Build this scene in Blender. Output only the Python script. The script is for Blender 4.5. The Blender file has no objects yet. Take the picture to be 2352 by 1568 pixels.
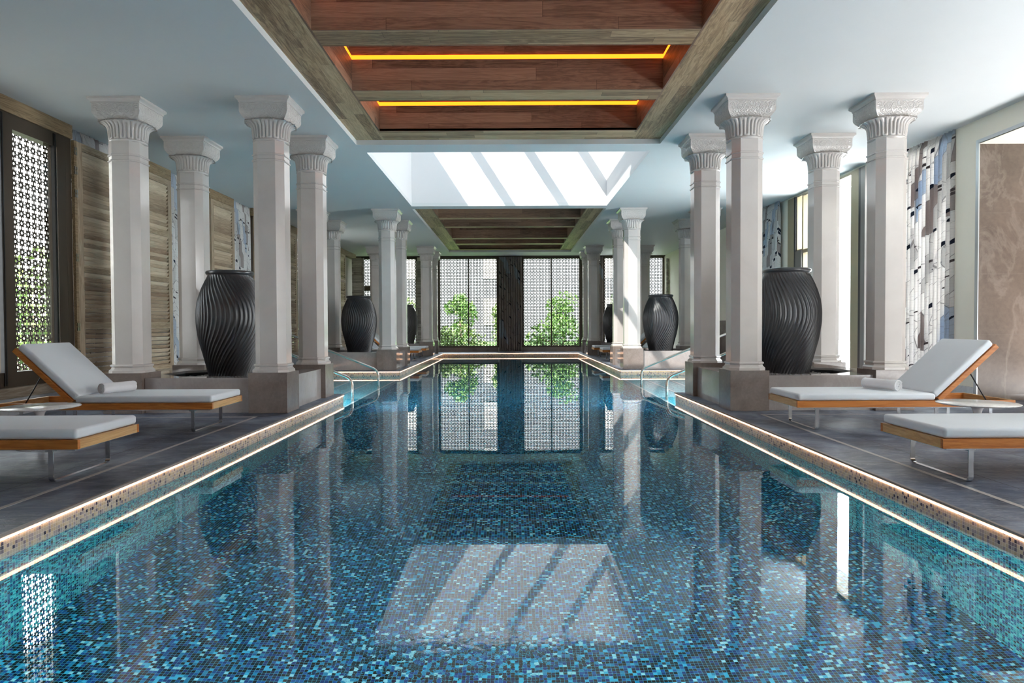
import bpy, math, random
import numpy as np
from mathutils import Vector, Matrix
PI = math.pi
random.seed(7)
C = bpy.context.scene.collection
# ------------------------------------------------------------------ room constants (metres)
ZC = 3.607           # ceiling
XP = 2.45            # pool half width
XB = 4.5             # bay half width
Y0, YA, YB, YE = -1.0, 10.37, 15.63, 25.56   # pool near end, bay start, bay end, pool far end
WL, WR, YW, YN = -5.66, 5.80, 26.6, -4.0     # walls
ZWAT = -0.117
ZBOT = -1.36

# ------------------------------------------------------------------ helpers
def dict_(runs,i):
    k=0
    for start,mi in runs:
        if i>=start: k=mi
    return k
class MB:
    def __init__(s): s.v=[]; s.f=[]; s.sm=[]; s.uv=None; s.mi=[]; s.cur=0
    def add(s, V, F, smooth=False):
        o=len(s.v); s.v.extend([tuple(p) for p in V])
        s.f.extend([tuple(i+o for i in f) for f in F]); s.sm.extend([smooth]*len(F)); return s
    def box(s, x0,x1,y0,y1,z0,z1):
        V=[(x0,y0,z0),(x1,y0,z0),(x1,y1,z0),(x0,y1,z0),(x0,y0,z1),(x1,y0,z1),(x1,y1,z1),(x0,y1,z1)]
        return s.add(V,[(0,3,2,1),(4,5,6,7),(0,1,5,4),(1,2,6,5),(2,3,7,6),(3,0,4,7)])
    def obox(s, c, ax, ay, az):
        c=Vector(c); ax=Vector(ax); ay=Vector(ay); az=Vector(az); V=[]
        for k in (-1,1):
            for (i,j) in ((-1,-1),(1,-1),(1,1),(-1,1)): V.append(c+ax*i+ay*j+az*k)
        return s.add(V,[(0,3,2,1),(4,5,6,7),(0,1,5,4),(1,2,6,5),(2,3,7,6),(3,0,4,7)])
    def mat(s,i): s.mi.append((len(s.f),i)); return s
    def quad(s,a,b,c,d): return s.add([a,b,c,d],[(0,1,2,3)])
    def loft(s, rings, closed=True, caps=(True,True), smooth=False):
        n=len(rings[0]); V=[p for r in rings for p in r]; F=[]
        for i in range(len(rings)-1):
            for j in range(n if closed else n-1):
                k=(j+1)%n
                F.append((i*n+j,i*n+k,(i+1)*n+k,(i+1)*n+j))
        s.add(V,F,smooth)
        o=len(s.v)-len(V)
        if caps[0]: s.f.append(tuple(o+j for j in reversed(range(n)))); s.sm.append(False)
        if caps[1]: s.f.append(tuple(o+(len(rings)-1)*n+j for j in range(n))); s.sm.append(False)
        return s
    def lathe(s, prof, n=48, c=(0,0), smooth=True, caps=(True,True)):
        return s.loft([[(c[0]+r*math.cos(2*PI*j/n),c[1]+r*math.sin(2*PI*j/n),z) for j in range(n)] for r,z in prof],True,caps,smooth)
    def tube(s, pts, r, n=12, smooth=True, rect=None, up=(0,0,1), closed=False):
        P=[Vector(p) for p in pts]; rings=[]; N=len(P); ref=Vector(up); prevu=None
        for i,p in enumerate(P):
            if closed: t=(P[(i+1)%N]-P[i-1]).normalized()
            else: t=((P[min(i+1,N-1)]-P[max(i-1,0)])).normalized()
            if prevu is None:
                u=ref.cross(t)
                if u.length<1e-4: u=Vector((1,0,0)).cross(t)
                u.normalize()
            else:
                u=(prevu-t*prevu.dot(t)).normalized()
            prevu=u; w=t.cross(u)
            if rect:
                a,b=rect; rings.append([p+u*a+w*b,p-u*a+w*b,p-u*a-w*b,p+u*a-w*b])
            else:
                rings.append([p+(u*math.cos(2*PI*k/n)+w*math.sin(2*PI*k/n))*r for k in range(n)])
        if closed: rings.append(rings[0])
        return s.loft(rings,True,(not closed,not closed),smooth and not rect)
    def mesh(s,name):
        m=bpy.data.meshes.new(name); m.from_pydata(s.v,[],s.f)
        m.polygons.foreach_set('use_smooth',s.sm)
        if s.mi: m.polygons.foreach_set('material_index',[dict_(s.mi,i) for i in range(len(s.f))])
        if s.uv:
            l=m.uv_layers.new(name='UVMap')
            idx=np.zeros(len(m.loops),dtype=np.int32); m.loops.foreach_get('vertex_index',idx)
            l.data.foreach_set('uv',np.array(s.uv,dtype=np.float32)[idx].ravel())
        m.update(); return m
    def obj(s,name,mat,parent=None,loc=None,bevel=None,seg=2,auto=False):
        m=s.mesh(name)
        if bevel:
            import bmesh
            bm=bmesh.new(); bm.from_mesh(m)
            bmesh.ops.remove_doubles(bm,verts=bm.verts,dist=1e-5)
            bmesh.ops.bevel(bm,geom=[e for e in bm.edges if len(e.link_faces)==2 and e.calc_face_angle(0)>0.5],offset=bevel,segments=seg,profile=.5,affect='EDGES')
            bm.to_mesh(m); bm.free()
        if auto:
            m.polygons.foreach_set('use_smooth',[True]*len(m.polygons))
            try: m.set_sharp_from_angle(angle=math.radians(35))
            except Exception: pass
        o=bpy.data.objects.new(name,m); C.objects.link(o)
        for q in (mat if isinstance(mat,(list,tuple)) else [mat]):
            if q: m.materials.append(q)
        if parent: o.parent=parent
        if loc: o.location=loc
        return o

def thing(name,label,cat,loc=(0,0,0),rz=0,group=None):
    o=bpy.data.objects.new(name,None); o.empty_display_size=.2; C.objects.link(o)
    o.location=loc; o.rotation_euler=(0,0,rz); return tag(o,label,cat,group)
def tag(o,label,cat,group=None,kind=None):
    o['label']=label; o['category']=cat
    if group: o['group']=group
    if kind: o['kind']=kind
    return o
def struct(o): o['kind']='structure'; return o
def dup(root,loc,rz=0,label=None,scale=None):
    r=root.copy(); C.objects.link(r); r.location=loc; r.rotation_euler=(0,0,rz)
    if scale: r.scale=scale
    if label: r['label']=label
    for ch in list(root.children):
        c=ch.copy(); C.objects.link(c); c.parent=r
        for g in list(ch.children):
            d=g.copy(); C.objects.link(d); d.parent=c
    return r

# ------------------------------------------------------------------ materials
class NT:
    def __init__(s,name):
        s.m=bpy.data.materials.new(name); s.m.use_nodes=True; s.t=s.m.node_tree; s.t.nodes.clear()
        s.out=s.n('ShaderNodeOutputMaterial')
    def n(s,ty,**k):
        a=s.t.nodes.new(ty)
        for q,v in k.items(): setattr(a,q,v)
        return a
    def l(s,a,b): s.t.links.new(a,b)
    def put(s,sock,v):
        if isinstance(v,bpy.types.NodeSocket): s.l(v,sock)
        elif isinstance(v,(tuple,list)) and len(v)==3 and sock.type=='RGBA': sock.default_value=(*v,1)
        else: sock.default_value=v
    def math(s,op,a,b=None,c=None,clamp=False):
        q=s.n('ShaderNodeMath',operation=op,use_clamp=clamp); s.put(q.inputs[0],a)
        if b is not None: s.put(q.inputs[1],b)
        if c is not None: s.put(q.inputs[2],c)
        return q.outputs[0]
    def mix(s,fac,a,b,mode='MIX'):
        q=s.n('ShaderNodeMix',data_type='RGBA',blend_type=mode); s.put(q.inputs[0],fac); s.put(q.inputs[6],a); s.put(q.inputs[7],b); return q.outputs[2]
    def ramp(s,fac,stops,interp='LINEAR'):
        q=s.n('ShaderNodeValToRGB'); r=q.color_ramp; r.interpolation=interp
        while len(r.elements)<len(stops): r.elements.new(.5)
        for e,(p,c) in zip(r.elements,stops): e.position=p; e.color=(*c,1) if len(c)==3 else c
        s.put(q.inputs[0],fac); return q.outputs[0]
    def coord(s,kind='Object'): return s.n('ShaderNodeTexCoord').outputs[kind]
    def mapping(s,v,scale=(1,1,1),rot=(0,0,0),loc=(0,0,0)):
        q=s.n('ShaderNodeMapping'); s.l(v,q.inputs[0]); q.inputs['Scale'].default_value=scale; q.inputs['Rotation'].default_value=rot; q.inputs['Location'].default_value=loc; return q.outputs[0]
    def noise(s,v,scale=5,detail=4,rough=.5,dist=0):
        q=s.n('ShaderNodeTexNoise'); s.l(v,q.inputs['Vector']); q.inputs['Scale'].default_value=scale; q.inputs['Detail'].default_value=detail; q.inputs['Roughness'].default_value=rough; q.inputs['Distortion'].default_value=dist; return q.outputs['Fac']
    def bump(s,h,strength=.3,dist=.01):
        q=s.n('ShaderNodeBump'); q.inputs['Strength'].default_value=strength; q.inputs['Distance'].default_value=dist; s.l(h,q.inputs['Height']); return q.outputs[0]
    def bsdf(s,color,rough=.5,metal=0,spec=.5,normal=None,coat=0,coat_rough=.05,sheen=0):
        b=s.n('ShaderNodeBsdfPrincipled'); s.put(b.inputs['Base Color'],color); s.put(b.inputs['Roughness'],rough); s.put(b.inputs['Metallic'],metal)
        b.inputs['Specular IOR Level'].default_value=spec; b.inputs['Coat Weight'].default_value=coat; b.inputs['Coat Roughness'].default_value=coat_rough
        if sheen: b.inputs['Sheen Weight'].default_value=sheen
        if normal: s.l(normal,b.inputs['Normal'])
        s.l(b.outputs[0],s.out.inputs[0]); return s.m

def plain(name,color,rough=.5,metal=0,spec=.5,coat=0,var=.04,vs=3.0,bump=0,bs=60):
    t=NT(name); co=t.coord(); nz=t.noise(co,vs,3)
    c=t.mix(t.math('MULTIPLY',nz,1.0),tuple(x*(1-var) for x in color),tuple(min(1,x*(1+var)) for x in color))
    nb=t.bump(t.noise(co,bs,2),bump,.002) if bump else None
    return t.bsdf(c,rough,metal,spec,nb,coat)
def marble(name,a,b,vein,rough=.18,scale=2.0,vw=.5,spec=.5):
    t=NT(name); co=t.coord('Object'); geo=t.n('ShaderNodeNewGeometry').outputs['Position']
    n1=t.noise(geo,scale,6,.6,.6); n2=t.noise(t.mapping(geo,(1,1,.55),(0.4,.7,.2)),scale*1.3,8,.6,.7)
    base=t.ramp(n1,[(.3,a),(.7,b)])
    v=t.math('ABSOLUTE',t.math('SUBTRACT',n2,.5)); v=t.math('SUBTRACT',1,t.math('MULTIPLY',v,28),clamp=True)
    fine=t.noise(geo,scale*14,4,.6)
    c=t.mix(t.math('MULTIPLY',v,vw),base,vein); c=t.mix(.25,c,t.ramp(fine,[(.3,a),(.7,b)]))
    return t.bsdf(c,rough,0,spec)
def wood(name,cols,axis=0,plank=None,plen=2.0,rough=.5,grain=1.0,bump=.25,bleach=None,coords='Position'):
    """axis: grain direction 0=x 1=y 2=z; plank=(board width, cross axis)"""
    t=NT(name)
    p=t.n('ShaderNodeNewGeometry').outputs['Position'] if coords=='Position' else t.coord('Object')
    sep=t.n('ShaderNodeSeparateXYZ'); t.l(p,sep.inputs[0]); S=[sep.outputs[i] for i in range(3)]
    seed=0.0
    wn=t.n('ShaderNodeTexWhiteNoise',noise_dimensions='3D')
    cb=t.n('ShaderNodeCombineXYZ')
    oth=[i for i in range(3) if i!=axis]
    if plank:
        w,ca=plank
        row=t.math('FLOOR',t.math('DIVIDE',S[ca],w)); t.put(cb.inputs[0],row)
        sh=t.math('MULTIPLY',t.math('SINE',t.math('MULTIPLY',row,12.9898)),7.31)
        t.put(cb.inputs[1],t.math('FLOOR',t.math('DIVIDE',t.math('ADD',S[axis],sh),plen)))
    t.l(cb.outputs[0],wn.inputs[0]); rnd=wn.outputs['Value']
    sc=[9.0,9.0,9.0]; sc[axis]=.75
    off=t.n('ShaderNodeVectorMath',operation='MULTIPLY_ADD'); t.l(wn.outputs['Color'],off.inputs[0]); off.inputs[1].default_value=(7,7,7); t.l(p,off.inputs[2])
    g=t.noise(t.mapping(off.outputs[0],tuple(x*grain for x in sc)),1.0,7,.62,1.4)
    sc2=[70.0]*3; sc2[axis]=3.0
    g2=t.noise(t.mapping(off.outputs[0],tuple(x*grain for x in sc2)),1.0,3,.6)
    rings=t.math('FRACT',t.math('MULTIPLY',g,7.0))
    rings=t.math('ABSOLUTE',t.math('SUBTRACT',rings,.5))
    m=t.math('ADD',t.math('MULTIPLY',rings,.55),t.math('MULTIPLY',g2,.55))
    m=t.math('ADD',m,t.math('MULTIPLY',t.math('SUBTRACT',rnd,.5),.45 if plank else 0.0))
    c=t.ramp(m,[(.12,cols[0]),(.42,cols[1]),(.8,cols[2])])
    if plank:
        f=t.math('FRACT',t.math('DIVIDE',S[plank[1]],plank[0])); e=t.math('LESS_THAN',f,.02)
        f2=t.math('FRACT',t.math('DIVIDE',t.math('ADD',S[axis],sh),plen)); e2=t.math('LESS_THAN',f2,.0025)
        c=t.mix(t.math('MULTIPLY',t.math('MAXIMUM',e,e2),.6),c,tuple(x*.35 for x in cols[0]))
    return t.bsdf(c,rough,0,.4,t.bump(m,bump,.004))
def mosaic(name,pal,grout,p=.0195,g=.055,rough=.12,cluster=.25,spec=.6):
    t=NT(name); ge=t.n('ShaderNodeNewGeometry')
    sp=t.n('ShaderNodeSeparateXYZ'); t.l(ge.outputs['Position'],sp.inputs[0]); sn=t.n('ShaderNodeSeparateXYZ'); t.l(ge.outputs['True Normal'],sn.inputs[0])
    nx=t.math('GREATER_THAN',t.math('ABSOLUTE',sn.outputs[0]),.6); nz=t.math('GREATER_THAN',t.math('ABSOLUTE',sn.outputs[2]),.6)
    X,Y,Z=sp.outputs
    u=t.math('ADD',t.math('MULTIPLY',Y,nx),t.math('MULTIPLY',X,t.math('SUBTRACT',1,nx)))
    v=t.math('ADD',t.math('MULTIPLY',Y,nz),t.math('MULTIPLY',Z,t.math('SUBTRACT',1,nz)))
    u=t.math('DIVIDE',u,p); v=t.math('DIVIDE',v,p)
    cb=t.n('ShaderNodeCombineXYZ'); t.l(t.math('FLOOR',u),cb.inputs[0]); t.l(t.math('FLOOR',v),cb.inputs[1]); t.l(t.math('ADD',nx,t.math('MULTIPLY',nz,3.3)),cb.inputs[2])
    wn=t.n('ShaderNodeTexWhiteNoise',noise_dimensions='3D'); t.l(cb.outputs[0],wn.inputs[0])
    ns=t.noise(ge.outputs['Position'],1.7,3,.55)
    val=t.math('ADD',wn.outputs['Value'],t.math('MULTIPLY',t.math('SUBTRACT',ns,.5),cluster),clamp=True)
    c=t.ramp(val,pal,'CONSTANT')
    du=t.math('ABSOLUTE',t.math('SUBTRACT',t.math('FRACT',u),.5)); dv=t.math('ABSOLUTE',t.math('SUBTRACT',t.math('FRACT',v),.5))
    gm=t.math('GREATER_THAN',t.math('MAXIMUM',du,dv),.5-g)
    c=t.mix(gm,c,grout)
    r=t.math('ADD',t.math('MULTIPLY',gm,.4),rough)
    return t.bsdf(c,r,0,spec)
def emit(name,col,st):
    t=NT(name); e=t.n('ShaderNodeEmission'); e.inputs[0].default_value=(*col,1); e.inputs[1].default_value=st; t.l(e.outputs[0],t.out.inputs[0]); return t.m
def pane(name,tint=(1,1,1),rough=0.0,ior=1.5,extra=0.0):
    t=NT(name); tr=t.n('ShaderNodeBsdfTransparent'); tr.inputs[0].default_value=(*tint,1); gl=t.n('ShaderNodeBsdfGlossy'); gl.inputs['Roughness'].default_value=rough
    ge=t.n('ShaderNodeNewGeometry'); dt=t.n('ShaderNodeVectorMath',operation='DOT_PRODUCT'); t.l(ge.outputs['Normal'],dt.inputs[0]); t.l(ge.outputs['Incoming'],dt.inputs[1])
    c=t.math('SUBTRACT',1,t.math('ABSOLUTE',dt.outputs['Value']),clamp=True)
    f=t.math('ADD',t.math('MULTIPLY',t.math('POWER',c,5.0),.92),.05+extra,clamp=True)
    mx=t.n('ShaderNodeMixShader'); t.l(f,mx.inputs[0]); t.l(tr.outputs[0],mx.inputs[1]); t.l(gl.outputs[0],mx.inputs[2]); t.l(mx.outputs[0],t.out.inputs[0]); return t.m

M={}
M['ceiling']=plain('ceiling_paint',(.70,.72,.715),.7,var=.015)
M['well']=plain('skylight_paint',(.76,.76,.76),.6,var=.01)
M['cream']=plain('cream_plaster',(.86,.83,.72),.6,var=.03,bump=.15,bs=25)
M['backwall']=plain('far_room_plaster',(.42,.38,.33),.7)
def column_mat():
    t=NT('column_lacquer'); co=t.n('ShaderNodeNewGeometry').outputs['Position']
    c=t.ramp(t.noise(co,1.2,5,.6,.5),[(.3,(.57,.53,.50)),(.7,(.66,.62,.585))])
    return t.bsdf(c,.16,0,.55,t.bump(t.noise(co,9,3),.05,.004),.35,.06)
M['column']=column_mat()
M['plinth']=marble('grey_marble',(.17,.135,.115),(.29,.245,.22),(.42,.38,.35),.10,2.6,.12,.6)
M['planter']=marble('planter_marble',(.30,.265,.25),(.42,.385,.37),(.55,.52,.5),.07,1.8,.18,.7)
M['nichestone']=marble('niche_stone',(.085,.060,.045),(.20,.15,.12),(.36,.30,.26),.30,1.3,.30,.5)
M['skirt']=marble('white_marble',(.55,.57,.6),(.68,.7,.72),(.4,.42,.46),.15,2.5,.4)
def slate():
    t=NT('slate'); co=t.n('ShaderNodeNewGeometry').outputs['Position']
    n1=t.noise(co,1.6,7,.62,.8); n2=t.noise(t.mapping(co,(1.3,9,1)),1.4,6,.6,1.2)
    c=t.ramp(n1,[(.36,(.024,.036,.062)),(.50,(.080,.105,.160)),(.64,(.21,.25,.32))])
    v=t.math('SUBTRACT',1,t.math('MULTIPLY',t.math('ABSOLUTE',t.math('SUBTRACT',n2,.5)),34),clamp=True)
    c=t.mix(t.math('MULTIPLY',v,.45),c,(.35,.36,.38))
    sp=t.n('ShaderNodeSeparateXYZ'); t.l(co,sp.inputs[0]); ax=t.math('ABSOLUTE',sp.outputs[0])
    j=t.math('LESS_THAN',t.math('ABSOLUTE',t.math('SUBTRACT',ax,3.09)),.004)
    for q in (3.85,4.6,5.35): j=t.math('MAXIMUM',j,t.math('LESS_THAN',t.math('ABSOLUTE',t.math('SUBTRACT',ax,q)),.004))
    row=t.math('FLOOR',t.math('DIVIDE',t.math('SUBTRACT',ax,3.09),.755))
    fy=t.math('FRACT',t.math('ADD',t.math('DIVIDE',sp.outputs[1],1.5),t.math('MULTIPLY',row,.37)))
    j=t.math('MAXIMUM',j,t.math('LESS_THAN',fy,.005))
    c=t.mix(j,c,(.012,.012,.014))
    rr=t.math('ADD',t.math('MULTIPLY',t.noise(co,4,4),.30),.26)
    return t.bsdf(c,rr,0,.5,t.bump(t.math('ADD',t.noise(co,7,6,.6,.5),t.math('MULTIPLY',j,-1.0)),.55,.012))
M['slate']=slate()
M['inlay']=plain('inlay_stone',(.42,.39,.37),.4)
M['coping']=plain('coping_lip',(.25,.22,.20),.4)
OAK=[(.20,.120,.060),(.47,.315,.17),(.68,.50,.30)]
OAK_SHADED=[(.10,.056,.034),(.23,.135,.085),(.36,.225,.145)]  # same oak; the dimmer, reddish recess light is put into this palette
M['oak_y']=wood('oak_along_y',OAK,1,(.13,0),1.7)
M['oak_x']=wood('oak_along_x',OAK,0,(.13,1),2.1)
M['oak_xi']=wood('oak_inner_along_x',OAK_SHADED,0,(.14,2),2.1)
M['oak_yi']=wood('oak_inner_along_y',OAK_SHADED,1,(.14,2),2.1)
M['beam_oak']=wood('header_oak',[(.12,.075,.035),(.27,.185,.10),(.42,.31,.19)],1,None,grain=1.0)
M['sill_oak']=wood('sill_oak',[(.16,.12,.085),(.33,.27,.20),(.52,.45,.36)],1,None,grain=.8)
M['shutter']=wood('shutter_oak',[(.22,.155,.095),(.40,.30,.195),(.60,.49,.36)],1,(.062,2),9.0,grain=1.1)
def louver_mat(name,cols,axis):
    t=NT(name); ge=t.n('ShaderNodeNewGeometry'); rnd=ge.outputs['Random Per Island']; co=t.coord('Object')
    sc=[10,10,10]; sc[axis]=1.1; cb=t.n('ShaderNodeCombineXYZ'); t.l(t.math('MULTIPLY',rnd,37.0),cb.inputs[1]); ad=t.n('ShaderNodeVectorMath',operation='ADD'); t.l(co,ad.inputs[0]); t.l(cb.outputs[0],ad.inputs[1])
    g=t.noise(t.mapping(ad.outputs[0],tuple(sc)),1.0,6,.6,1.0); rg=t.math('ABSOLUTE',t.math('SUBTRACT',t.math('FRACT',t.math('MULTIPLY',g,5.0)),.5))
    m=t.math('ADD',t.math('MULTIPLY',rg,.45),t.math('MULTIPLY',rnd,.62))
    c=t.ramp(m,[(.05,cols[0]),(.45,cols[1]),(.85,cols[2])])
    return t.bsdf(c,.5,0,.4,t.bump(g,.2,.003))
M['louver']=louver_mat('louver_oak',[(.30,.21,.14),(.55,.425,.295),(.78,.66,.50)],0)
M['louver_grey']=louver_mat('louver_grey',[(.24,.22,.18),(.42,.39,.33),(.58,.55,.48)],0)
M['shutter_v']=wood('shutter_oak_stile',[(.20,.14,.09),(.40,.30,.20),(.60,.49,.36)],2,None,grain=1.1)
M['shutter_grey']=wood('shutter_weathered',[(.22,.20,.16),(.42,.39,.33),(.6,.57,.50)],0,(.062,2),9.0,grain=1.1)
M['teak']=wood('teak_rail',[(.30,.085,.016),(.50,.17,.035),(.62,.26,.07)],0,None,grain=.9,rough=.32,bump=.08)
M['teak_end']=wood('teak_end',[(.42,.22,.08),(.60,.36,.15),(.72,.48,.24)],1,None,grain=.9,rough=.35,bump=.08)
M['bronze']=plain('bronze_frame',(.075,.055,.038),.38,.3)
M['darkframe']=plain('dark_seal',(.012,.013,.016),.3)
M['olive']=plain('olive_frame',(.32,.27,.17),.4,.2)
M['greyframe']=plain('grey_frame',(.20,.19,.18),.35,.4)
M['fret']=plain('bronze_fretwork',(.07,.05,.035),.4,.4)
M['chrome']=plain('chrome',(.80,.80,.80),.12,1.0,var=.01)
M['steel']=plain('brushed_steel',(.62,.58,.52),.2,1.0,var=.02)
M['trimsteel']=plain('trim_steel',(.55,.58,.60),.3,1.0,var=.03)
def fabric(name,col,b=.25):
    t=NT(name); co=t.coord('Object'); w=t.noise(co,420,2,.6)
    c=t.mix(t.math('MULTIPLY',t.noise(co,5,4),.5),col,tuple(x*.90 for x in col))
    return t.bsdf(c,.85,0,.15,t.bump(t.math('ADD',w,t.math('MULTIPLY',t.noise(co,11,3),4.0)),b,.0015),sheen=.2)
M['cushion']=fabric('cushion_fabric',(.72,.76,.80))
M['towel']=fabric('towel_terry',(.86,.86,.88),.9)
M['marbletop']=marble('table_marble',(.80,.78,.74),(.88,.87,.85),(.30,.29,.30),.12,7.0,.40)
M['tulip']=plain('tulip_white',(.78,.75,.74),.25)
def jarmat():
    t=NT('jar_glaze'); co=t.coord('Object')
    c=t.ramp(t.noise(co,3,5,.6),[(.3,(.022,.023,.027)),(.7,(.048,.050,.056))])
    return t.bsdf(c,.30,0,.7,None,.2,.15)
M['jar']=jarmat()
M['pebble']=plain('pebbles',(.16,.15,.14),.5,var=.6,vs=30)
M['lawn']=plain('lawn_grass',(.045,.11,.012),.9,var=.5,vs=4,bump=.5,bs=90)
M['leaf']=plain('shrub_leaves',(.06,.13,.018),.6,var=.6,vs=3)
M['leaf2']=plain('tree_leaves',(.085,.14,.025),.6,var=.6,vs=3)
M['bark']=plain('bark',(.10,.07,.05),.9,var=.3,vs=8)
M['pave']=plain('terrace_stone',(.85,.85,.83),.8)
M['pave2']=plain('garden_paving',(.20,.205,.19),.9,var=.2)
M['outwall']=plain('garden_wall',(.062,.064,.068),.8)
M['bar']=plain('white_glazing_bar',(.7,.7,.7),.5)
M['led']=emit('pool_led',(1.0,.56,.34),3.2)
M['ledc']=emit('coffer_led',(1.0,.15,.007),2.1)
M['poollamp']=emit('pool_lamp',(.62,.88,1.0),340.0)  # emission of the added underwater fill lights
M['ledd']=emit('coffer_led_dim',(1.0,.16,.01),.10)
M['glass']=pane('window_glass',(.97,.98,.97))
M['solar']=pane('solar_control_glass',(.122,.122,.122))  # grey tint added to dim sun and sky coming down the skylight
M['smoked']=pane('smoked_glass',(.30,.29,.26),.0,1.5,.05)
NAVY=(.004,.010,.026)
M['tile_floor']=mosaic('mosaic_floor',[(0,(.001,.002,.006)),(.38,(.002,.010,.055)),(.53,(.003,.035,.21)),(.66,(.005,.11,.38)),(.77,(.012,.32,.56)),(.86,(.06,.64,.88)),(.94,(.50,.98,1.0))],(.08,.52,.64),g=.045)
M['tile_wall']=mosaic('mosaic_wall',[(0,(.006,.014,.03)),(.16,(.008,.05,.17)),(.32,(.012,.15,.25)),(.50,(.03,.36,.36)),(.72,(.06,.52,.50)),(.9,(.14,.70,.66))],(.18,.52,.50),g=.045)
M['tile_step']=mosaic('mosaic_step',[(0,(.02,.12,.20)),(.12,(.04,.32,.42)),(.35,(.08,.52,.62)),(.6,(.18,.74,.82)),(.85,(.4,.9,.95))],(.35,.75,.8),g=.045)
M['tile_tan']=mosaic('mosaic_tan',[(0,(.05,.05,.08)),(.04,(.20,.17,.20)),(.15,(.36,.32,.33)),(.30,(.48,.42,.34)),(.65,(.52,.42,.28)),(.86,(.60,.50,.36))],(.62,.56,.46),g=.05,cluster=.12)
M['nosing']=plain('white_nosing',(.75,.80,.80),.3)

def water():
    t=NT('pool_water'); co=t.n('ShaderNodeNewGeometry').outputs['Position']
    n1=t.noise(co,1.3,2,.4); n2=t.noise(t.mapping(co,(1,1,1)),14,3,.55,.6)
    d=t.n('ShaderNodeVectorMath',operation='DISTANCE'); t.l(t.mapping(co,(.75,1.5,1)),d.inputs[0]); d.inputs[1].default_value=(-.12,2.42*1.5,ZWAT)
    msk=t.math('SUBTRACT',1,t.math('MULTIPLY',d.outputs['Value'],1.9),clamp=True)
    h=t.math('ADD',t.math('MULTIPLY',n1,.35),t.math('MULTIPLY',t.math('MULTIPLY',n2,msk),.55))
    bp=t.bump(h,.10,.02)
    g=t.n('ShaderNodeBsdfRefraction'); g.inputs['IOR'].default_value=1.333; g.inputs['Roughness'].default_value=0; g.inputs[0].default_value=(.97,1,1,1); t.l(bp,g.inputs['Normal'])
    gl=t.n('ShaderNodeBsdfGlossy'); gl.inputs['Roughness'].default_value=0; t.l(bp,gl.inputs['Normal'])
    fr=t.n('ShaderNodeFresnel'); fr.inputs[0].default_value=1.333; t.l(bp,fr.inputs['Normal'])
    mx=t.n('ShaderNodeMixShader'); t.l(t.math('POWER',fr.outputs[0],.80,clamp=True),mx.inputs[0]); t.l(g.outputs[0],mx.inputs[1]); t.l(gl.outputs[0],mx.inputs[2])
    t.l(mx.outputs[0],t.out.inputs[0]); return t.m
M['water']=water()

def curtain_mat(name,base,dark=1.0):
    t=NT(name); uv=t.coord('UV')
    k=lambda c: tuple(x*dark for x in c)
    def vor(sc,rot,scale,feature='F1'):
        v=t.n('ShaderNodeTexVoronoi',feature=feature); t.l(t.mapping(t.mapping(uv,(1,1,1),(0,0,rot)),sc),v.inputs['Vector']); v.inputs['Scale'].default_value=scale; return v
    def cells(v):
        q=t.n('ShaderNodeSeparateColor'); t.l(v.outputs['Color'],q.inputs[0]); return q
    v=vor((4.6,1.5,1),-.40,1.0); q=cells(v)
    c=t.ramp(q.outputs[0],[(0,k(base)),(.48,k(tuple(x*.80 for x in base))),(.62,k(base)),(.76,k((.46,.40,.38))),(.84,k((.56,.62,.70))),(.94,k(base))],'CONSTANT')
    e=vor((4.6,1.5,1),-.40,1.0,'DISTANCE_TO_EDGE'); ln=t.math('LESS_THAN',e.outputs['Distance'],.007); c=t.mix(t.math('MULTIPLY',ln,.6),c,k((.16,.14,.15)))
    e2=vor((1.2,4.5,1),.5,1.0,'DISTANCE_TO_EDGE'); ln=t.math('LESS_THAN',e2.outputs['Distance'],.008); c=t.mix(t.math('MULTIPLY',ln,.30),c,k((.3,.28,.28)))
    s2=vor((19.0,4.6,1),-.62,1.0); s3=cells(s2)
    nv=t.math('MULTIPLY',t.math('GREATER_THAN',s3.outputs[1],.915),t.math('LESS_THAN',s2.outputs['Distance'],.40)); c=t.mix(nv,c,k((.022,.03,.055)))
    s4=vor((24.0,4.2,1),-.9,1.0); s5=cells(s4)
    nv=t.math('MULTIPLY',t.math('GREATER_THAN',s5.outputs[0],.93),t.math('LESS_THAN',s4.outputs['Distance'],.40)); c=t.mix(nv,c,k((.10,.085,.09)))
    sep=t.n('ShaderNodeSeparateXYZ'); t.l(uv,sep.inputs[0])
    pin=t.math('LESS_THAN',t.math('FRACT',t.math('MULTIPLY',sep.outputs[1],26)),.10); c=t.mix(t.math('MULTIPLY',pin,.12),c,k((.2,.18,.18)))
    m=t.bsdf(c,.75,0,.2); b=[q for q in t.t.nodes if q.type=='BSDF_PRINCIPLED'][0]
    tl=t.n('ShaderNodeBsdfTranslucent'); t.put(tl.inputs[0],c); mx=t.n('ShaderNodeMixShader'); mx.inputs[0].default_value=.30
    t.l(b.outputs[0],mx.inputs[1]); t.l(tl.outputs[0],mx.inputs[2]); t.l(mx.outputs[0],t.out.inputs[0]); return m
M['curtain']=curtain_mat('printed_curtain',(.88,.86,.84))
M['curtain_dark']=curtain_mat('brown_printed_curtain',(.55,.47,.42),.7)  # same print, with its backlit shade put into a darker brown colour

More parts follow.
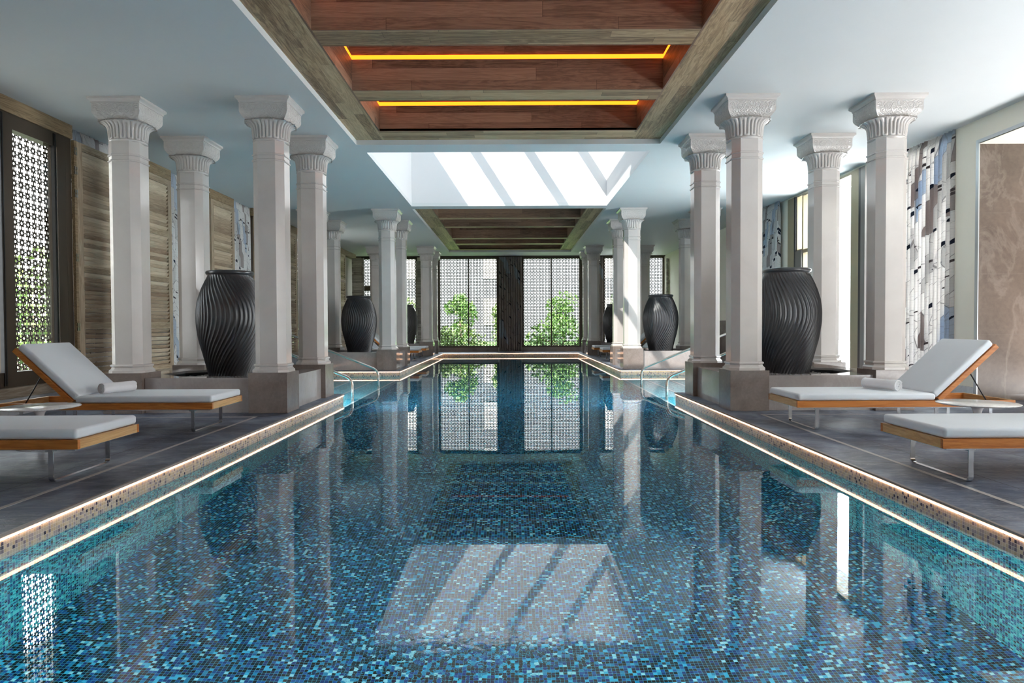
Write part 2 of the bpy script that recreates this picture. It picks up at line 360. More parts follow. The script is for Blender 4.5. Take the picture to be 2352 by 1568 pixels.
# ------------------------------------------------------------------ camera
def make_camera():
    f,cx,cy,yaw,pitch,roll,camx=1620.9125,1174.9085,784.2426,-0.0005464,-0.0231904,-0.0045157,0.0281745
    c,s=math.cos(yaw),math.sin(yaw); A=Matrix(((c,s,0),(-s,c,0),(0,0,1)))
    c,s=math.cos(pitch),math.sin(pitch); B=Matrix(((1,0,0),(0,c,s),(0,-s,c)))
    c,s=math.cos(roll),math.sin(roll); D=Matrix(((c,0,s),(0,1,0),(-s,0,c)))
    R=D@B@A
    cam=bpy.data.cameras.new('camera'); o=bpy.data.objects.new('camera',cam); C.objects.link(o)
    m=Matrix((R[0],R[2],-R[1])).transposed().to_4x4(); m.translation=Vector((camx,0,1.0)); o.matrix_world=m
    cam.sensor_width=36; cam.sensor_fit='HORIZONTAL'; cam.lens=f/2352*36; cam.shift_x=(1176-cx)/2352; cam.shift_y=(cy-784)/2352
    cam.clip_start=.05; cam.clip_end=500
    bpy.context.scene.camera=o
make_camera()

# ------------------------------------------------------------------ floor, pool
def rects(mb,L,z0,z1):
    for x0,x1,y0,y1 in L: mb.box(x0,x1,y0,y1,z0,z1)
deck=[]
for s in (-1,1):
    for (a,b,y0,y1) in ((XP,7.0,YN,YA),(XB,7.0,YA,YB),(XP,7.0,YB,YW+.3)):
        x0,x1=sorted((s*a,s*b)); deck.append((x0,x1,y0,y1))
deck+=[(-XP,XP,YN,Y0),(-XP,XP,YE,YW+.3)]
mb=MB()
for x0,x1,y0,y1 in deck: mb.box(x0,x1,y0,y1,-.14,0) if False else mb.box(x0,x1,y0,y1,-.013,0)
struct(mb.obj('floor',M['slate']))
mb=MB()
for x0,x1,y0,y1 in deck:
    mb.box(x0-(0 if x0<-3 and False else 0),x1,y0,y1,-1.6,-.0135)
# pool shell, drawn as inward faces offset a little from the ground block
struct(mb.obj('floor_slab',M['coping']))
OUT=[(-XP,Y0),(XP,Y0),(XP,YA),(XB,YA),(XB,YB),(XP,YB),(XP,YE),(-XP,YE),(-XP,YB),(-XB,YB),(-XB,YA),(-XP,YA)]
def wallmesh(z0,z1,off,edges=None):
    mb=MB(); n=len(OUT)
    for i in range(n):
        if edges is not None and i not in edges: continue
        a=Vector((*OUT[i],0)); b=Vector((*OUT[(i+1)%n],0)); t=(b-a).normalized(); nn=Vector((-t.y,t.x,0))
        # prolong convex/concave ends so that neighbours meet
        a2=a+nn*off; b2=b+nn*off
        mb.quad((a2.x,a2.y,z0),(b2.x,b2.y,z0),(b2.x,b2.y,z1),(a2.x,a2.y,z1))
    return mb
struct(wallmesh(-.155,-.03,.004).obj('trim_1',M['tile_tan']))
struct(wallmesh(ZBOT,-.155,.002).obj('wall_pool',M['tile_wall']))
mb=MB(); mb.box(-XP,XP,Y0,YE,ZBOT-.05,ZBOT)
struct(mb.obj('floor_pool',M['tile_floor']))
for k,(x,y,z,r) in enumerate([(-1.5,Y0,-.75,0),(0,Y0,-.75,0),(1.5,Y0,-.75,0),(-2.66,YA,-.50,0),(2.66,YA,-.50,0)]):  # unseen lights added to brighten the mosaic floor and steps
    t=thing('pool_lamp',['underwater lamp in the pool wall below the camera, shuttered side','underwater lamp in the middle of the pool wall below the camera','underwater lamp in the pool wall below the camera, niche side','underwater lamp over the pool steps, shuttered side','underwater lamp over the pool steps, niche side'][k],'pool lamp',(x,y+.02,z),r,'underwater pool lamps')
    m=MB(); m.loft([[(rr*math.cos(2*PI*i/32),yy,rr*math.sin(2*PI*i/32)) for i in range(32)] for rr,yy in ((.16,-.016),(.16,.004),(.14,.012))],True,(True,False)); m.obj('ring',M['steel'],t)
    m=MB(); m.loft([[(rr*math.cos(2*PI*i/32),yy,rr*math.sin(2*PI*i/32)) for i in range(32)] for rr,yy in ((.14,.008),(.13,.012))],True,(True,True)); m.obj('lens',M['poollamp'],t)
# coping lip + LED runs
def edge_run(edges):
    L=[]
    for i in edges:
        a=Vector((*OUT[i],0)); b=Vector((*OUT[(i+1)%12],0)); t=(b-a).normalized(); nn=Vector((-t.y,t.x,0)); L.append((a,b,t,nn))
    return L
lipm=MB()
for a,b,t,nn in edge_run(range(12)):
    p=(a+b)/2+nn*.006; h=(b-a).length/2+.018
    lipm.obox((p.x,p.y,-.0075),t*h,nn*.012,Vector((0,0,.0085)))
struct(lipm.obj('trim_2',M['coping'],bevel=.004))
led_sets=[((2-1,),'glowing strip under the near pool edge on the stone-niche side'),((5,),'glowing strip under the far pool edge on the stone-niche side'),((6,),'glowing light strip across the far end of the pool'),
 ((7,),'glowing strip under the far pool edge on the shuttered side'),((2,3,4),'glowing strip around the step bay on the stone-niche side'),((8,9,10),'glowing strip around the step bay on the shuttered side'),((11,),'glowing strip under the near pool edge on the shuttered side')]
for ed,lab in led_sets:
    mb=MB()
    for a,b,t,nn in edge_run(ed):
        p=(a+b)/2+nn*.009; h=(b-a).length/2-.006
        mb.obox((p.x,p.y,-.0225),t*h,nn*.006,Vector((0,0,.0065)))
    tag(mb.obj('light_strip',M['led']),lab,'light strip','light strips under the pool edge')
# inlay strips
mb=MB()
for s in (-1,1):
    x0,x1=sorted((s*2.785,s*2.82)); mb.box(x0,x1,YN,7.80,0,.0012)
    x0,x1=sorted((s*2.82,s*5.6)); mb.box(x0,x1,7.765,7.80,0,.0012)
    x0,x1=sorted((s*2.785,s*2.82)); mb.box(x0,x1,18.2,23.0,0,.0012)
struct(mb.obj('trim_3',M['inlay']))
# steps in the side bays
for s,nm in ((-1,'left'),(1,'right')):
    mb=MB(); nz=MB()
    xs=[4.49,4.1,3.7,3.3,2.87,2.45]; zs=[-.20,-.36,-.52,-.68,-.84]
    for k in range(5):
        x0,x1=sorted((s*xs[k+1],s*xs[k])); mb.box(x0,x1,YA+.01,YB-.01,ZBOT+.001,zs[k])
        e=s*xs[k+1]; a,b=sorted((e-s*.004,e+s*.03)); nz.box(a,b,YA+.012,YB-.012,zs[k]-.02,zs[k]+.003)
    st=mb.obj('pool_steps',M['tile_step']); tag(st,'mosaic steps going down into the pool in the %s bay'%nm,'steps')
    nz.obj('step_nosing',M['nosing'],st)
# water surface
mb=MB()
def wq(x0,x1,y0,y1): mb.quad((x0,y0,ZWAT),(x1,y0,ZWAT),(x1,y1,ZWAT),(x0,y1,ZWAT))
wv=[(-XP,Y0),(XP,Y0),(XP,YA),(XB,YA),(XB,YB),(XP,YB),(XP,YE),(-XP,YE),(-XP,YB),(-XB,YB),(-XB,YA),(-XP,YA)]
V=[(x,y,ZWAT) for x,y in wv]
mb.add(V,[(0,1,2,11),(11,2,5,8),(10,11,8,9),(2,3,4,5),(8,5,6,7)])
o=mb.obj('water_surface',M['water']); tag(o,'still clear blue water filling the long pool','water',kind='stuff')

# ------------------------------------------------------------------ ceiling with openings
CO1=(-2.19,2.19,.85,10.24); SKY=(-2.132,2.132,10.69,15.49); CO2=(-2.17,2.17,15.87,25.24)
TH=.06
mb=MB(); XL,XR=-5.86,6.5
ys=[YN]+[v for c in (CO1,SKY,CO2) for v in c[2:]]+[YW+.3]
for i in range(0,len(ys)-1):
    y0,y1=ys[i],ys[i+1]
    if i%2==0: mb.box(XL,XR,y0,y1,ZC,ZC+.07)
    else:
        c=(CO1,SKY,CO2)[i//2]; mb.box(XL,c[0],y0,y1,ZC,ZC+.07); mb.box(c[1],XR,y0,y1,ZC,ZC+.07)
struct(mb.obj('ceiling',M['ceiling']))
def coffer(c,beams,inner_far,inner_near,label,lit):
    x0,x1,y0,y1=c; t=thing('timber_coffer',label,'coffered ceiling',((x0+x1)/2,(y0+y1)/2,ZC),0,'timber ceiling coffers')
    ox,oy,oz=t.location
    def bx(m,a,b,cc,d,e,f): m.box(a-ox,b-ox,cc-oy,d-oy,e-oz,f-oz)
    zb=ZC+.07; xi=1.765; zl=4.02; zt=4.5
    m=MB(); bx(m,x0-.1,-xi-.02,y0-.1,y1+.1,zb,zb+.03); bx(m,xi+.02,x1+.1,y0-.1,y1+.1,zb,zb+.03); m.mat(1); bx(m,-xi-.02,xi+.02,y0-.1,inner_near,zb,zb+.03); bx(m,-xi-.02,xi+.02,inner_far,y1+.1,zb,zb+.03); m.obj('border_boards',[M['oak_y'],M['oak_x']],t)
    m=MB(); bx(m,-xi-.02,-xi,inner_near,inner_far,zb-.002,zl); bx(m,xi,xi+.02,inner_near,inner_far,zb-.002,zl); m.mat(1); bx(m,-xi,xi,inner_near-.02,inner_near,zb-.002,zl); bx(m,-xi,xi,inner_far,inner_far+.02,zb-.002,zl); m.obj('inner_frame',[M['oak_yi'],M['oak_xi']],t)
    for (a,b) in beams:
        m=MB(); bx(m,-xi,xi,a+.012,b-.012,zb,zb+.03); bm=m.obj('beam_soffit',M['oak_x'],t)
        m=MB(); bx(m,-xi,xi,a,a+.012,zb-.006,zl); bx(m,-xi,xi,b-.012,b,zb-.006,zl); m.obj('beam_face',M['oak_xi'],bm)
    ed=[inner_near]+[v for ab in beams for v in ab]+[inner_far]
    for i in range(0,len(ed),2):
        a,b=ed[i],ed[i+1]; cx=(a+b)/2
        m=MB(); r=.05
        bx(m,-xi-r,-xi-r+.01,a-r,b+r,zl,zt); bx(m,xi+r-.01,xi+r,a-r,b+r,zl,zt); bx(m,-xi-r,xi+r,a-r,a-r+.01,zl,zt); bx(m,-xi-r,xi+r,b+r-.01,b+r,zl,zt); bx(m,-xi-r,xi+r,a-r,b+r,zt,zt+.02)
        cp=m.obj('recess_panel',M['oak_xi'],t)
        if lit is True or i==lit:
            m=MB(); bx(m,-xi-.03,xi+.03,b+.005,b+.035,zl,zl+.05); bx(m,-xi-.035,-xi-.005,a,b,zl,zl+.05); bx(m,xi+.005,xi+.035,a,b,zl,zl+.05); bx(m,-xi-.03,xi+.03,a-.035,a-.005,zl,zl+.05)
            m.obj('light_strip',M['ledc'] if lit is True else M['ledd'],cp)
    return t
coffer(CO1,[(1.52,1.90),(3.16,3.54),(4.80,5.17),(6.44,6.81),(8.08,8.465)],9.765,1.0,'big oak ceiling coffer before the skylight, lit by orange strips',True)
coffer(CO2,[(17.6,17.88),(19.14,19.44),(21.66,22.02),(23.11,23.6)],24.86,16.3,'unlit oak ceiling coffer beyond the skylight, toward the back windows',4)
# skylight
sk=thing('skylight','bright white rectangular skylight with striped sunlight between the two timber coffers','skylight',(0,13.09,ZC))
HS=1.73
x0,x1,y0,y1=SKY
m=MB(); w=.1; yy0,yy1=y0-13.09,y1-13.09
m.box(x0-w,x0,yy0-w,yy1+w,.07,HS); m.box(x1,x1+w,yy0-w,yy1+w,.07,HS); m.box(x0,x1,yy0-w,yy0,.07,HS); m.box(x0,x1,yy1,yy1+w,.07,HS)
m.obj('light_well',M['well'],sk)
for xx in (-1.17,0,1.17):
    m=MB(); m.box(xx-.04,xx+.04,yy0-w,yy1+w,HS+.0,HS+.24); m.obj('glazing_bar',M['bar'],sk)
m=MB(); m.quad((x0-w,yy0-w,HS+.25),(x1+w,yy0-w,HS+.25),(x1+w,yy1+w,HS+.25),(x0-w,yy1+w,HS+.25)); m.obj('glass_pane',M['solar'],sk)
m=MB()
for (a,b,cc,d) in ((x0-w,x0-.04,yy0-w,yy1+w),(x1+.04,x1+w,yy0-w,yy1+w),(x0-.04,x1+.04,yy0-w,yy0-.04),(x0-.04,x1+.04,yy1+.04,yy1+w)): m.box(a,b,cc,d,HS,HS+.25)
m.obj('curb',M['well'],sk)

# ------------------------------------------------------------------ fretwork
def fret_cells(U,V,P=.12,bw=.0075,seg=None):
    """octagon-and-square strapwork lines in the unit cell -> list of 2D segments covering U x V"""
    segs=[]
    s=P/(1+math.sqrt(2)); h=P/2
    mids=[(0,h),(h,0),(0,-h),(-h,0)]
    d=(h+s/2)/2; dm=[(d,d),(d,-d),(-d,-d),(-d,d)]
    # lines leaving every edge midpoint at +-60 deg into the octagon
    allm=[(m,math.atan2(m[1],m[0])) for m in mids+dm]
    allm.sort(key=lambda q:q[1])
    n=8; ap=h
    for i in range(n):
        a=allm[i][0]; b=allm[(i+3)%n][0]
        segs.append((a,b))
    # small star in the square at the cell corner
    q=[(h,s/2),(h+s/2,h)]
    c=(h,h); r=s/2/math.sqrt(2)*1.0
    return segs
def fret_panel(name,U,V,mat,parent,P=.118,bw=.0058,th=.006):
    segs=fret_cells(U,V,P); nu=max(1,round(U/P)); nv=max(1,round(V/P)); pu=U/nu; pv=V/nv
    base=[]; 
    for (a,b) in segs:
        a=np.array(a); b=np.array(b); t=(b-a)/np.linalg.norm(b-a); n=np.array((-t[1],t[0]))*bw
        for zc in (-th/2,th/2):
            for p in (a+n,b+n,b-n,a-n): base.append((p[0]*pu/P,zc,p[1]*pv/P))
    base=np.array(base); nb=len(base); ns=len(segs)
    fq=np.array([(0,1,2,3),(7,6,5,4),(0,4,5,1),(2,6,7,3)]); fb=np.concatenate([fq+8*k for k in range(ns)])
    offs=np.array([((i+.5)*pu-U/2,0,(j+.5)*pv) for i in range(nu) for j in range(nv)])
    V3=(base[None]+offs[:,None]).reshape(-1,3); F=(fb[None]+(np.arange(len(offs))*nb)[:,None,None]).reshape(-1,4)
    m=bpy.data.meshes.new(name); m.vertices.add(len(V3)); m.vertices.foreach_set('co',V3.ravel().astype(np.float32))
    m.loops.add(F.size); m.loops.foreach_set('vertex_index',F.ravel().astype(np.int32)); m.polygons.add(len(F)); m.polygons.foreach_set('loop_start',(np.arange(len(F))*4).astype(np.int32)); m.update(); m.validate()
    m.materials.append(mat); o=bpy.data.objects.new(name,m); C.objects.link(o); o.parent=parent
    return o
def screen(label,loc,rz,U,V,rim=.02):
    t=thing('fretwork_screen',label,'screen',loc,rz,'fretwork screens outside the windows')
    fret_panel('fretwork',U-2*rim,V-2*rim,M['fret'],t).location=(0,0,rim)
    m=MB(); m.box(-U/2,-U/2+rim,-.01,.01,0,V); m.box(U/2-rim,U/2,-.01,.01,0,V); m.box(-U/2+rim,U/2-rim,-.01,.01,0,rim); m.box(-U/2+rim,U/2-rim,-.01,.01,V-rim,V)
    m.obj('rim',M['fret'],t); return t

WN=[0]
def window(loc,rz,W,z0,z1,mull=(),fw=.06,fm='bronze',dep=.08,gm='glass',rails=()):
    """local x along wall, local y outwards; frame + pane"""
    WN[0]+=1
    m=MB(); H=z1-z0
    m.box(-W/2,-W/2+fw,0,dep,0,H); m.box(W/2-fw,W/2,0,dep,0,H); m.box(-W/2+fw,W/2-fw,0,dep,0,fw); m.box(-W/2+fw,W/2-fw,0,dep,H-fw,H)
    for u in mull: m.box(u-.022,u+.022,0,dep,fw,H-fw)
    for (u0,u1,a,b) in rails: m.box(u0,u1,-.005,dep,a-z0,b-z0)
    o=m.obj('window_%d'%WN[0],M[fm]); o.location=(loc[0],loc[1],z0); o.rotation_euler=(0,0,rz); struct(o)
    m=MB(); m.quad((-W/2+fw*.6,dep*.45,fw*.6),(W/2-fw*.6,dep*.45,fw*.6),(W/2-fw*.6,dep*.45,H-fw*.6),(-W/2+fw*.6,dep*.45,H-fw*.6)); m.obj('glass_pane',M[gm],o)
    return o
# ------------------------------------------------------------------ back wall
mb=MB()
bz0,bz1=.17,3.56
BO=[(-5.60,-3.50),(-2.70,-.45),(.45,2.66),(3.50,5.80)]
xs=[-6.4]+[v for ab in BO for v in ab]+[6.6]
for i in range(0,len(xs)-1,2): mb.box(xs[i],xs[i+1],YW+.02,YW+.25,0,ZC)
for a,b in BO: mb.box(a,b,YW+.02,YW+.25,bz1,ZC)
struct(mb.obj('wall_back',M['cream']))
mb=MB()
for a,b in BO: mb.box(a,b,YW-.02,YW+.25,0,bz0)
struct(mb.obj('baseboard_back',M['plinth']))
LB=['fretwork screen of the back window at the shuttered corner','fretwork screen beside the dark central curtain, shuttered side','fretwork screen beside the dark central curtain, stone-niche side','fretwork screen of the back window farthest from the shuttered side']
for k,(a,b) in enumerate(BO):
    c=(a+b)/2; W=b-a
    window((c,YW),0,W,bz0,bz1,mull=(0,) if k in (1,2) else (),rails=((-W/2,.1,2.32,2.5),) if k==0 else ())
    for q in ((-1,1) if k in (1,2) else (0,)):
        ww=W/2-.02 if q else W-.02
        lab=LB[k]+(', left panel' if q<0 else ', right panel' if q>0 else '')
        screen(lab,(c+q*W/4,YW+.17,bz0+.02),0,ww,bz1-bz0-.03)

# ------------------------------------------------------------------ left wall
mb=MB(); zs,zt=.32,3.43
LO=[(4.6,9.35),(18.80,21.2)]
ys=[YN]+[v for ab in LO for v in ab]+[YW+.25]
for i in range(0,len(ys)-1,2): mb.box(-5.85,-5.80,ys[i],ys[i+1],0,ZC)
mb.box(-5.85,-5.80,4.6,6.7,0,ZC)  # unseen piece added behind the window to block part of its daylight
for a,b in LO: mb.box(-5.85,-5.80,a,b,zt,ZC); mb.box(-5.85,-5.80,a,b,0,.2)
struct(mb.obj('wall_left',M['backwall']))
def post(x0,x1,y0,y1,z0,z1,mat='bronze'): m=MB(); m.box(x0,x1,y0,y1,z0,z1); return m
# sliding window unit near left: brown posts, dark seals

o=window((WL,6.85),PI/2,4.46,.32,3.43,mull=(),fw=.17,dep=.12,rails=((-.3,-.12,.33,3.42),(1.06,1.26,.33,3.42)))
m=MB()
for y in (7.905,7.935,8.835,8.862): m.box(1e-9+(0),0,0,0,0,0) if False else m.box(y-6.85,y-6.85+.016,-.012,.03,.02,3.09)
m.obj('dark_seal',M['darkframe'],o)
m=MB(); m.quad((8.68-6.85,.02,.02),(8.835-6.85,.02,.02),(8.835-6.85,.02,3.09),(8.68-6.85,.02,3.09)); m.quad((.67,.02,.02),(1.015,.02,.02),(1.015,.02,3.09),(.67,.02,3.09)); m.obj('smoked_panel',M['smoked'],o)
m=MB(); m.box(9.082-6.85,9.19-6.85,0,.14,0,3.11); m.obj('jamb',M['bronze'],o)
screen('fretwork screen outside the window behind the raised lounger backrest',(-5.97,8.75,.319),PI/2,1.9,3.09)
screen('fretwork screen nearest the camera on the shuttered wall',(-5.97,6.8,.319),PI/2,1.9,3.09)
window((WL,20.0),PI/2,2.4,.32,3.43,fw=.07,dep=.1)
screen('fretwork screen of the shuttered wall, beyond the pool steps',(-5.97,20.0,.319),PI/2,2.38,3.07)
# oak headers and sills
for k,(a,b) in enumerate([(YN,9.20),(10.45,11.85),(13.35,14.52),(15.6,25.9)]):
    m=MB(); m.box(WL-.14,WL+.02,a,b,3.432,ZC-.001); struct(m.obj('trim_%d'%(4+k),M['beam_oak']))
for k,(a,b) in enumerate([(YN,9.12),(9.14,25.9)]):
    m=MB(); m.box(WL-.36,WL+.07,a,b,.20,.318); struct(m.obj('trim_%d'%(8+k),M['sill_oak']))
    m=MB(); m.box(WL-.14,WL+.03,a,b,0,.20); struct(m.obj('baseboard_left' if k==0 else 'baseboard_left_far',M['skirt']))

# shutters -------------------------------------------------------------
def shutter(label,loc,rz,W,z0=.285,z1=3.42,gm='shutter',stile=.12,hinges=False,tilt=.55):
    t=thing('louvered_shutter',label,'shutter',(loc[0],loc[1],z0),rz,'louvered window shutters')
    H=z1-z0; T=.038; m=MB()
    m.box(-W/2,-W/2+stile,-T,0,0,H); m.box(W/2-stile,W/2,-T,0,0,H)
    R=[(0,.11)]+[(H*f-.05,H*f+.05) for f in (.235,.475,.715)]+[(H-.10,H)]
    m.mat(1)
    for a,b in R: m.box(-W/2+stile,W/2-stile,-T,0,a,b)
    m.obj('frame',[M['shutter_v'] if gm=='shutter' else M[gm],M[gm]],t)
    m=MB()
    for i in range(4):
        a,b=R[i][1],R[i+1][0]; n=int(round((b-a)/.062)); p=(b-a)/n
        for k in range(n):
            zc=a+(k+.5)*p
            m.obox((0,-T/2,zc),(W/2-stile,0,0),(0,-.0185,.0245),(0,.0032,.0024))
    m.obj('louvers',M['louver' if gm=='shutter' else 'louver_grey'],t)
    if hinges:
        for z in (.36,.72,1.62,2.45,2.75,3.0):
            m=MB()
            for dx in (-.045,-.012): m.box(-W/2+dx-.012,-W/2+dx+.008,-T-.012,-T-.001,z-.05,z-.012); m.box(-W/2+dx-.012,-W/2+dx+.008,-T-.012,-T-.001,z+.012,z+.05); m.box(-W/2+dx-.006,-W/2+dx+.002,-T-.010,-T-.001,z-.012,z+.012)
            m.obj('hinge',M['steel'],t)
        m=MB(); m.box(-W/2-.055,-W/2-.03,-T-.001,0,0,H); m.box(-W/2-.028,-W/2-.002,-T-.001,0,0,H); m.obj('hinge_stile',M['beam_oak'],t)
    return t
# on the left wall: local x -> world +y, local -y (front) -> world +x
RL=PI/2
shutter('oak louvered shutter with steel hinges, beside the nearest fretwork window',(WL+.0,9.84,0),RL,1.18,hinges=True)
shutter('second oak louvered shutter, seen between the two nearest front columns',(WL,11.16,0),RL,1.30)
shutter('oak louvered shutter above the nearest urn, before a pale curtain',(WL,13.93,0),RL,1.12)
shutter('oak louvered shutter just beyond the pale curtain above the nearest urn',(WL,16.2,0),RL,1.15)
shutter('oak louvered shutter beside the wall window beyond the pool steps',(WL,18.15,0),RL,1.1)
shutter('oak louvered shutter on the shuttered wall just before the back corner',(WL,23.65,0),RL,1.1)
shutter('grey louvered shutter swung out across the back corner of the shuttered wall',(-5.44,25.35,0),-.25,.46,gm='shutter_grey',stile=.05)
shutter('grey louvered shutter flat on the back wall behind the columns',(-3.22,YW-.04,0),0,.62,gm='shutter_grey',stile=.05)
shutter('pale louvered shutter swung open at the back corner of the niche side',(5.86,26.1,0),1.05,.62,gm='shutter_grey',stile=.05)

# curtains --------------------------------------------------------------
def curtain(label,p0,p1,z0,z1,mat='curtain',folds=11,amp=.045,seed=0,name='curtain'):
    rnd=random.Random(seed); p0=Vector((*p0,0)); p1=Vector((*p1,0)); L=(p1-p0).length; t=(p1-p0).normalized(); n=Vector((-t.y,t.x,0))
    NU=folds*12; NZ=26; mb=MB(); uv=[]; ph=[rnd.uniform(-.5,.5) for _ in range(folds+2)]
    for j in range(NZ+1):
        f=j/NZ; z=z0+(z1-z0)*f; arc=0
        a=amp*(1.0 if f<.93 else 1-.6*(f-.93)/.07)
        for i in range(NU+1):
            u=i/NU; k=u*folds; ki=int(k); w=ph[min(ki,folds)]*(1-(k-ki))+ph[min(ki+1,folds+1)]*(k-ki)
            s=math.sin(2*PI*k+w*1.5+.5*w*math.sin(f*5)); d=a*(s+.18*math.sin(4*PI*k+w*4))*(1+.35*w)
            wob=.012*math.sin(3*f+w*3)*(1-f)
            p=p0+t*(L*u+wob+.3*a*math.cos(2*PI*k))+n*d
            mb.v.append((p.x,p.y,z)); uv.append((u*L*1.6,z))
    for j in range(NZ):
        for i in range(NU):
            q=j*(NU+1)+i; mb.f.append((q,q+1,q+NU+2,q+NU+1)); mb.sm.append(True)
    mb.uv=uv; o=mb.obj(name,M[mat]); so=o.modifiers.new('thick','SOLIDIFY'); so.thickness=.004
    return tag(o,label,'curtain','printed curtains')
curtain('large printed curtain hanging beside the brown stone niche',(6.012,9.55),(5.95,10.85),.02,ZC-.004,folds=15,amp=.04,seed=1)
curtain('printed curtain behind the nearest urn on the stone-niche side',(5.72,14.98),(5.69,16.42),.02,ZC-.004,folds=15,amp=.04,seed=2)
curtain('printed curtain peeping out above the hinged oak shutter',(WL-.075,9.25),(WL-.075,10.44),.30,ZC-.004,folds=12,amp=.025,seed=3)
curtain('printed curtain strip just beyond the second oak shutter',(WL-.06,11.88),(WL-.06,13.3),.30,ZC-.004,folds=15,amp=.03,seed=4)
curtain('pale printed curtain above the nearest urn on the shuttered wall',(WL-.06,14.56),(WL-.06,15.58),.30,ZC-.004,folds=12,amp=.03,seed=5)
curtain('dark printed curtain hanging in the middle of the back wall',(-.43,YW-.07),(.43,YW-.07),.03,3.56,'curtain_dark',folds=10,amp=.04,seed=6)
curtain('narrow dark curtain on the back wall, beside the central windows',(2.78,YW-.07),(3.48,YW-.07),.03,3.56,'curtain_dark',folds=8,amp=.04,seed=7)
# back window brown posts / header
m=MB()
for x in (-.455,.455): m.box(x-.03,x+.03,YW-.06,YW,bz0,ZC-.002)
m.box(2.66,2.74,YW-.05,YW,bz0,3.55)
m.box(-2.95,-2.70,YW-.03,YW+.02,bz0,3.55)
m.box(-6.0,6.2,YW-.035,YW+.019,3.562,ZC-.001)
struct(m.obj('trim_10',M['bronze']))

# ------------------------------------------------------------------ right wall
NY=9.13; XN=6.03
mb=MB()
mb.box(XN,XN+.35,NY,9.62,0,ZC)                # cream pier beside niche
mb.box(XN,XN+.35,YN,NY,3.30,ZC)               # above niche
mb.box(XN,XN+.35,9.62,10.2,0,.16)
mb.box(XN+.02,XN+.35,9.62,11.5,3.52,ZC)
mb.box(5.83,6.35,14.70,YW+.25,0,ZC)
mb.box(5.83,6.35,11.5,14.70,3.56,ZC)
struct(mb.obj('wall_right',M['cream']))
mb=MB(); mb.box(XN+.002,8.2,NY-.02,NY-.0005,.0,3.30)
mb.box(8.2,8.25,YN,2.0,0,3.3); mb.box(8.2,8.25,4.4,NY,0,3.3)
w=mb.obj('wall_niche',M['nichestone']); struct(w)
mb=MB()
for z in (.07,.85,1.633,2.415): mb.box(XN+.022,8.2,NY-.0212,NY-.02,z-.002,z+.002)
mb.obj('tile_joint',M['plinth'],w)
mb=MB(); mb.box(XN+.35,8.25,YN,NY,3.30,3.36); struct(mb.obj('ceiling_niche',M['cream']))
mb=MB(); mb.box(XN-.012,XN+.0015,NY-.06,NY-.0005,.0,3.345); mb.box(XN-.012,XN+.02,YN,NY-.05,3.30,3.345); struct(mb.obj('trim_11',M['trimsteel']))
mb=MB(); mb.box(XN-.02,XN-.001,NY+.001,9.62,0,.17); mb.box(5.81,5.83,14.7,YW,0,.17); struct(mb.obj('baseboard_right',M['skirt']))
mb=MB(); mb.box(6.7,7.0,YN,NY,-.001,.0005)
# windows of the right wall (rotated so that local y points outwards = +x)
window((XN+.05,10.55),-PI/2,1.86,.16,3.52,fw=.05,fm='olive',dep=.1)
o=window((5.80,12.985),-PI/2,2.03,.16,3.56,fw=.04,fm='olive',dep=.1,rails=((-1.0,-.55,2.40,2.47),))
o=window((5.80,14.14),-PI/2,.28,2.47,3.56,fw=.02,fm='olive',dep=.1)
m=MB(); m.box(5.78,5.90,11.70,11.97,.16,3.56); m.box(5.78,5.90,14.36,14.70,.16,3.56); struct(m.obj('trim_12',M['olive']))
m=MB(); m.box(5.775,5.92,11.62,11.70,.16,3.56); m.box(5.775,5.92,14.28,14.36,.16,3.56); struct(m.obj('trim_13',M['darkframe']))
m=MB(); m.box(5.77,5.95,11.48,11.62,.0,3.56); m.box(5.77,5.92,13.99,14.28,.0,2.46); struct(m.obj('trim_14',M['greyframe']))
m=MB(); m.box(5.70,5.80,11.5,14.7,0,.16); struct(m.obj('trim_15',M['skirt']))
m=MB(); m.box(5.78,5.829,16.6,21.4,0,1.1); struct(m.obj('trim_16',M['plinth']))
# wall behind the camera
mb=MB(); mb.box(-5.86,8.3,YN-.2,YN,0,ZC); struct(mb.obj('wall_near',M['backwall']))
window((8.22,3.2),-PI/2,2.4,.02,3.29,mull=(0,),fw=.08,fm='greyframe')  # unseen window added to let more daylight in from the niche

